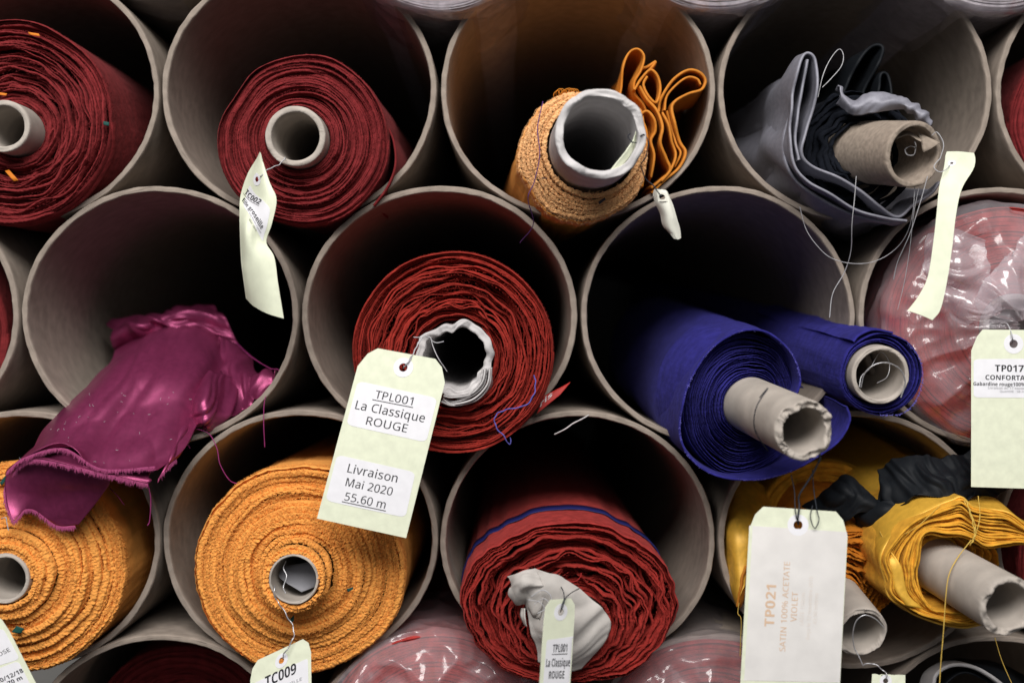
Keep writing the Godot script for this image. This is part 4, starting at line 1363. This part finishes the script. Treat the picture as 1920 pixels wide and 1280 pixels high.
func make_tags() -> void:
	tag({"label": "large pale yellow tag reading TPL001 La Classique ROUGE on the rust red roll", "grid": bowed([680.6, 647.7], [843.8, 677.7], [761.3, 1008.4], [594, 971.6], 150.0, 165.0, 5.0), "hole": [756, 688.7], "rh": 7.3, "cu": 0.17, "cv": 0.07,
		"stickers": [[[671, 714], [820, 746], [799, 829], [649, 796], 0.1], [[632, 852], [779, 885], [760, 970], [610, 938], 0.1]],
		"text": [{"s": "TPL001", "p": [739, 745.5], "w": 72.0, "h": 15.0, "line": true}, {"s": "La Classique", "p": [732, 771], "w": 132.0, "h": 16.5}, {"s": "ROUGE", "p": [725.5, 795.5], "w": 78.0, "h": 15.5}, {"s": "Livraison", "p": [699, 886.5], "w": 95.0, "h": 16.5}, {"s": "Mai 2020", "p": [692.5, 912], "w": 89.0, "h": 15.5}, {"s": "55.60 m", "p": [685, 937.5], "w": 78.0, "h": 15.5, "line": true}],
		"cords": [[[[756, 689, 146], [762, 682, 158], [776, 660, 150], [786, 640, 130], [796, 630, 118], [808, 634, 112]], 1.1, 50.0], [[[756, 690, 146], [768, 676, 156], [782, 648, 140], [790, 634, 124], [775, 632, 120]], 0.9], [[[808, 634, 112], [812, 650, 118], [822, 672, 140], [838, 696, 130]], 0.8], [[[800, 630, 110], [816, 642, 112], [832, 640, 112]], 0.8]]})
	tag({"label": "creased pale yellow tag reading TC002 groseille hanging from the crimson roll", "grid": [
			[[482, 296, 120], [487, 285, 150], [489, 290, 156], [492, 302, 160]],
			[[464, 326, 118], [478, 328, 146], [494, 336, 166], [506, 344, 168]],
			[[451, 366, 114], [470, 374, 138], [496, 374, 170], [518, 374, 176]],
			[[449, 400, 130], [466, 402, 154], [488, 416, 168], [509, 420, 170]],
			[[450, 445, 140], [462, 440, 168], [482, 448, 158], [499, 454, 160]],
			[[452, 490, 136], [463, 488, 152], [488, 486, 164], [514, 482, 168]],
			[[457, 530, 124], [468, 530, 142], [494, 530, 162], [521, 530, 170]],
			[[461, 559, 110], [476, 574, 132], [502, 588, 158], [532, 597, 172]]], "hole": [482, 336], "rh": 4.2, "cu": 0.0, "nu": 7, "nv": 34,
		"stickers": [[[469, 345], [507, 392], [494, 454], [456, 386], 0.1]],
		"text": [{"s": "TC002", "p": [473, 371], "w": 36.0, "h": 9.5, "turn": -28.0, "bold": true, "line": true}, {"s": "fille groseille", "p": [474, 396], "w": 62.0, "h": 9.0, "turn": -32.0, "bold": true}, {"s": "Livraison 2 janvier", "p": [480, 420], "w": 40.0, "h": 3.6, "turn": -34.0, "ink": M.ink_grey}, {"s": "Mer 2020", "p": [474, 422], "w": 22.0, "h": 4.0, "turn": -32.0, "ink": M.ink}],
		"cords": [[[[486, 336, 160], [492, 326, 164], [505, 316, 150], [520, 310, 120], [532, 300, 100], [534, 296, 84]], 1.0, 30.0]]})
	tag({"label": "small curled off-white tag hanging from the pale orange roll", "grid": [
			[[1222, 358, 150], [1234, 352, 166], [1248, 356, 176], [1254, 364, 170]],
			[[1228, 378, 154], [1238, 378, 170], [1252, 378, 178], [1262, 384, 172]],
			[[1238, 400, 150], [1246, 402, 168], [1258, 402, 176], [1269, 408, 168]],
			[[1244, 424, 146], [1252, 428, 162], [1263, 428, 168], [1275, 428, 160]],
			[[1262, 444, 146], [1265, 448, 156], [1271, 449, 160], [1277, 446, 156]]], "hole": [1242, 369], "rh": 4.6, "cu": 0.12, "cv": 0.1, "mat": M.tag_white, "ring": false, "tear": 0.02,
		"cords": [[[[1240, 368, 180], [1229, 352, 176], [1216, 340, 180], [1206, 325, 190], [1203, 308, 200], [1212, 290, 212], [1216, 270, 218], [1208, 252, 224], [1200, 255, 226]], 1.1, 30.0], [[[1200, 268, 220], [1186, 266, 214], [1178, 256, 214], [1182, 250, 216]], 1.0]], "cord_mat": M.thread_dark})
	tag({"label": "long bent yellow green tag hanging from the brown core", "grid": [
			[[1774, 284, 158], [1800, 284, 158], [1829, 287, 150]],
			[[1771, 312, 160], [1796, 312, 163], [1827, 314, 160]],
			[[1762, 350, 168], [1784, 352, 176], [1804, 354, 178]],
			[[1757, 400, 176], [1776, 402, 184], [1793, 404, 188]],
			[[1750, 460, 180], [1770, 462, 188], [1786, 464, 192]],
			[[1740, 520, 182], [1760, 524, 190], [1776, 530, 194]],
			[[1722, 556, 184], [1746, 568, 191], [1764, 580, 194]],
			[[1702, 582, 186], [1726, 590, 190], [1749, 600, 192]]], "hole": [1785, 306], "rh": 3.4, "cu": 0.04, "cv": 0.04, "nu": 6, "nv": 30,
		"cords": [[[[1785, 305, 158], [1774, 318, 172], [1762, 322, 176], [1752, 312, 172], [1764, 296, 168]], 0.8], [[[1764, 296, 168], [1770, 270, 166], [1758, 248, 164], [1748, 254, 156]], 0.8]]})
	tag({"label": "pale yellow tag reading TP017 CONFORTABLE in front of the film wrapped roll", "grid": bowed([1822, 617.5], [1985, 619], [1985, 917.5], [1821.5, 912.5], 120.0, 130.0, 3.0), "hole": [1901, 644.5], "rh": 7.4, "cu": 0.13, "cv": 0.09,
		"stickers": [[[1826, 673], [1980, 672], [1980, 746], [1826, 745], 0.08]],
		"text": [{"s": "TP017", "p": [1893, 690.5], "w": 54.0, "h": 12.5, "bold": true}, {"s": "CONFORTABLE", "p": [1897, 708], "w": 98.0, "h": 9.0, "bold": true}, {"s": "Gabardine rouge100%", "p": [1874, 720], "w": 97.0, "h": 6.5, "bold": true}, {"s": "Livraison du 17 septembre", "p": [1895, 727.5], "w": 84.0, "h": 4.2, "italic": true, "ink": M.ink_grey}, {"s": "Quantité : 58 m", "p": [1898, 733.7], "w": 46.0, "h": 4.2, "ink": M.ink_grey}],
		"cords": [[[[1900, 643, 116], [1899, 632, 128], [1895, 618, 120], [1888, 606, 100], [1878, 606, 90], [1874, 614, 84]], 1.0]]})
	tag({"label": "large tag with faded white sticker reading TP021 in front of the gold cloth", "grid": bowed([1407.5, 948], [1592, 960.4], [1573, 1330], [1386, 1322], 230.0, 236.0, 4.0), "hole": [1496.6, 984], "rh": 7.6, "cu": 0.13, "cv": 0.07, "ink": M.ink_faded,
		"stickers": [[[1405, 985], [1588.5, 997], [1575, 1279], [1388, 1275], 0.01]], "sticker_mat": M.sticker_old,
		"text": [{"s": "TP021", "p": [1444.5, 1135], "w": 78.0, "h": 18.0, "turn": 90.0, "bold": true}, {"s": "SATIN 100% ACETATE", "p": [1471.5, 1136.5], "w": 168.0, "h": 11.0, "turn": 90.0}, {"s": "VIOLET", "p": [1489.5, 1137], "w": 56.0, "h": 11.0, "turn": 90.0}, {"s": "LAIZE 150cm .", "p": [1504.5, 1138], "w": 66.0, "h": 7.0, "turn": 90.0, "ink": M.ink_ghost}, {"s": "Reçu le 12 novembre 2015", "p": [1518, 1139], "w": 118.0, "h": 7.0, "turn": 90.0, "ink": M.ink_ghost}, {"s": "43.90 mètres", "p": [1529.5, 1140.5], "w": 58.0, "h": 7.0, "turn": 90.0, "ink": M.ink_ghost}],
		"cords": [[[[1497, 982, 226], [1498, 970, 238], [1498, 948, 236], [1500, 930, 240], [1512, 905, 250], [1530, 880, 262], [1538, 858, 276], [1532, 848, 284]], 1.6, 20.0], [[[1497, 984, 226], [1493, 966, 238], [1491, 945, 234], [1490, 920, 230], [1484, 890, 220]], 0.9], [[[1524, 948, 234], [1520, 970, 240], [1528, 990, 240], [1536, 975, 240], [1532, 955, 236], [1526, 915, 230], [1524, 880, 240]], 0.9]], "cord_mat": M.thread_dark})
	tag({"label": "narrow turned tag reading TPL001 La Classique ROUGE on the crumpled paper core", "grid": [[[1023, 1125, 262], [1079.5, 1120.5, 226]], [[1007, 1330, 274], [1066, 1330, 238]]], "hole": [1051, 1147], "rh": 6.0, "cu": 0.16, "cv": 0.07,
		"stickers": [[[1024.5, 1199.5], [1076, 1192.5], [1069, 1290], [1017, 1290], 0.06]],
		"text": [{"s": "TPL001", "p": [1049.5, 1214.5], "w": 27.0, "h": 15.0, "bold": true, "line": true}, {"s": "La Classique", "p": [1046, 1241.5], "w": 45.0, "h": 15.0, "bold": true}, {"s": "ROUGE", "p": [1043, 1264.5], "w": 29.0, "h": 14.0, "bold": true}],
		"cords": [[[[1051, 1147, 240], [1056, 1136, 258], [1060, 1122, 246], [1070, 1112, 220], [1086, 1103, 186]], 0.9], [[[1051, 1147, 240], [1054, 1134, 258], [1058, 1122, 240], [1056, 1108, 210], [1052, 1100, 190]], 0.9]], "cord_mat": M.thread_dark})
	tag({"label": "pale yellow tag reading TC009 hanging from the orange fluffy roll", "grid": flat([468, 1244], [582.5, 1191], [584, 1322], [472, 1372], 150.0, 160.0), "hole": [527.5, 1238], "rh": 5.2, "cu": 0.13, "cv": 0.13,
		"stickers": [[[474, 1281], [577, 1233.5], [579, 1310], [476, 1352], 0.06]],
		"text": [{"s": "TC009", "p": [526, 1265], "w": 64.0, "h": 20.0, "bold": true}, {"s": "VANILLE", "p": [545, 1281], "w": 46.0, "h": 6.0, "ink": M.ink_grey}],
		"cords": [[[[529, 1234, 152], [534, 1222, 160], [546, 1204, 158], [551, 1188, 150], [548, 1172, 140], [538, 1155, 136], [528, 1138, 134], [520, 1128, 134], [513, 1110, 134], [516, 1098, 132]], 1.2, 40.0]], "cord_mat": M.wire})
	tag({"label": "tilted pale yellow tag dated 10/12/18 on the orange roll under the magenta satin", "grid": flat([-90, 1190], [3, 1156], [78, 1302], [-20, 1340], 190.0, 200.0), "hole": [-40, 1190], "rh": 6.5, "cu": 0.06, "cv": 0.06,
		"stickers": [[[-78, 1203], [5, 1177], [37, 1235], [-50, 1262], 0.12], [[-44, 1269], [34, 1238], [66, 1302], [-14, 1330], 0.12]],
		"text": [{"s": "ROSE", "p": [3, 1224], "w": 33.0, "h": 7.5, "turn": 6.0}, {"s": "10/12/18", "p": [18, 1267], "w": 54.0, "h": 8.0, "turn": 4.0, "bold": true}, {"s": "59.70 m", "p": [19, 1279], "w": 48.0, "h": 8.0, "turn": 4.0, "bold": true}]})
	tag({"label": "torn pale yellow tag under the grey core of the orange velvet roll", "grid": flat([1636, 1263], [1698, 1265], [1697, 1370], [1630, 1370], 190.0, 196.0), "hole": [1661, 1276], "rh": 4.5, "cu": 0.0, "tear": 0.05,
		"cords": [[[[1661, 1275, 188], [1664, 1266, 196], [1655, 1255, 190], [1644, 1247, 188], [1630, 1243, 186], [1618, 1248, 184]], 1.0, 20.0]], "cord_mat": M.wire})

func loose(label: String, pts: Array, r: float, m: Material, called := "loose_thread") -> void:
	var o := thing(called, label, "thread", at(pts[0][0], pts[0][1], pts[0][2]))
	part("strand", cord(pts, r), m, o)

func make_threads() -> void:
	loose("pale thread hanging from the brown core down past the grey satin", [[1606, 330, 130], [1603, 370, 120], [1598, 420, 100], [1596, 470, 60], [1584, 510, 30], [1562, 550, 20], [1556, 595, 16]], 0.9, M.thread)
	loose("long thin thread looping between the blue rolls' tube and the film wrapped roll", [[1500, 388, 60], [1512, 430, 40], [1534, 462, 30], [1560, 484, 24], [1600, 494, 20], [1640, 490, 24], [1676, 470, 40], [1700, 440, 80], [1712, 400, 120], [1716, 350, 140]], 0.7, M.thread)
	loose("forked pale threads hanging below the brown core", [[1740, 330, 150], [1726, 380, 140], [1706, 440, 110], [1684, 490, 70], [1676, 524, 50]], 0.8, M.thread)
	loose("thin pale thread hanging beside the long bent tag", [[1724, 350, 140], [1714, 400, 120], [1706, 470, 80], [1696, 530, 60], [1684, 580, 50]], 0.6, M.thread)
	loose("dark thread looped above the grey satin", [[1534, 182, 70], [1544, 140, 50], [1558, 110, 40], [1574, 92, 40], [1582, 104, 40], [1578, 124, 44], [1560, 146, 50], [1542, 164, 60]], 0.8, M.thread)
	loose("long gold thread hanging from the gold satin roll", [[1822, 1012, 170], [1796, 1046, 190], [1780, 1078, 210], [1774, 1120, 216], [1770, 1180, 216], [1765, 1240, 214], [1762, 1290, 212]], 0.9, M.thread_gold)
	loose("gold thread hanging in front of the lowest right tube", [[1866, 1195, 40], [1880, 1240, 50], [1902, 1290, 60]], 0.9, M.thread_gold)
	loose("fine gold thread lying over the gold satin roll", [[1764, 946, 150], [1740, 970, 166], [1716, 990, 164], [1690, 1004, 150], [1664, 1012, 130], [1652, 1000, 110], [1650, 990, 80]], 0.6, M.thread_gold)
	loose("grey threads hanging under the torn grey core", [[1386, 1130, 40], [1384, 1150, 50], [1390, 1160, 60], [1389, 1200, 60], [1388, 1230, 60]], 0.8, M.thread_gold)
	loose("torn paper fibre on the rim above the scarlet roll", [[1040, 814, 20], [1060, 804, 30], [1074, 794, 26], [1090, 786, 14], [1104, 778, 4]], 1.4, M.core_white)
	loose("red fibre curl on the scarlet roll", [[1045, 1080, 140], [1060, 1090, 152], [1078, 1090, 156], [1088, 1082, 152], [1090, 1074, 146]], 0.9, M.thread_red)
	loose("pale thread end by the tag on the orange roll", [[2, 972, 140], [10, 970, 150], [12, 980, 150], [15, 994, 148]], 0.9, M.thread)
	# red label sticking out beside the rust red roll
	var o := thing("printed_label", "red label with white print beside the rust red roll", "label", at(1030, 760, 30))
	var g := [[[1020, 742, 20], [1070, 716, 10]], [[1006, 776, 30], [1050, 740, 20]]]
	part("card", sheet(g, 8, 5, 1.2, 1.0, 20.0), M.red_label, o)
	letter(grid_of(g), o, {"s": "ris", "p": [1024, 748], "w": 24.0, "h": 16.0, "turn": 24.0, "bold": true}, M.white_print)
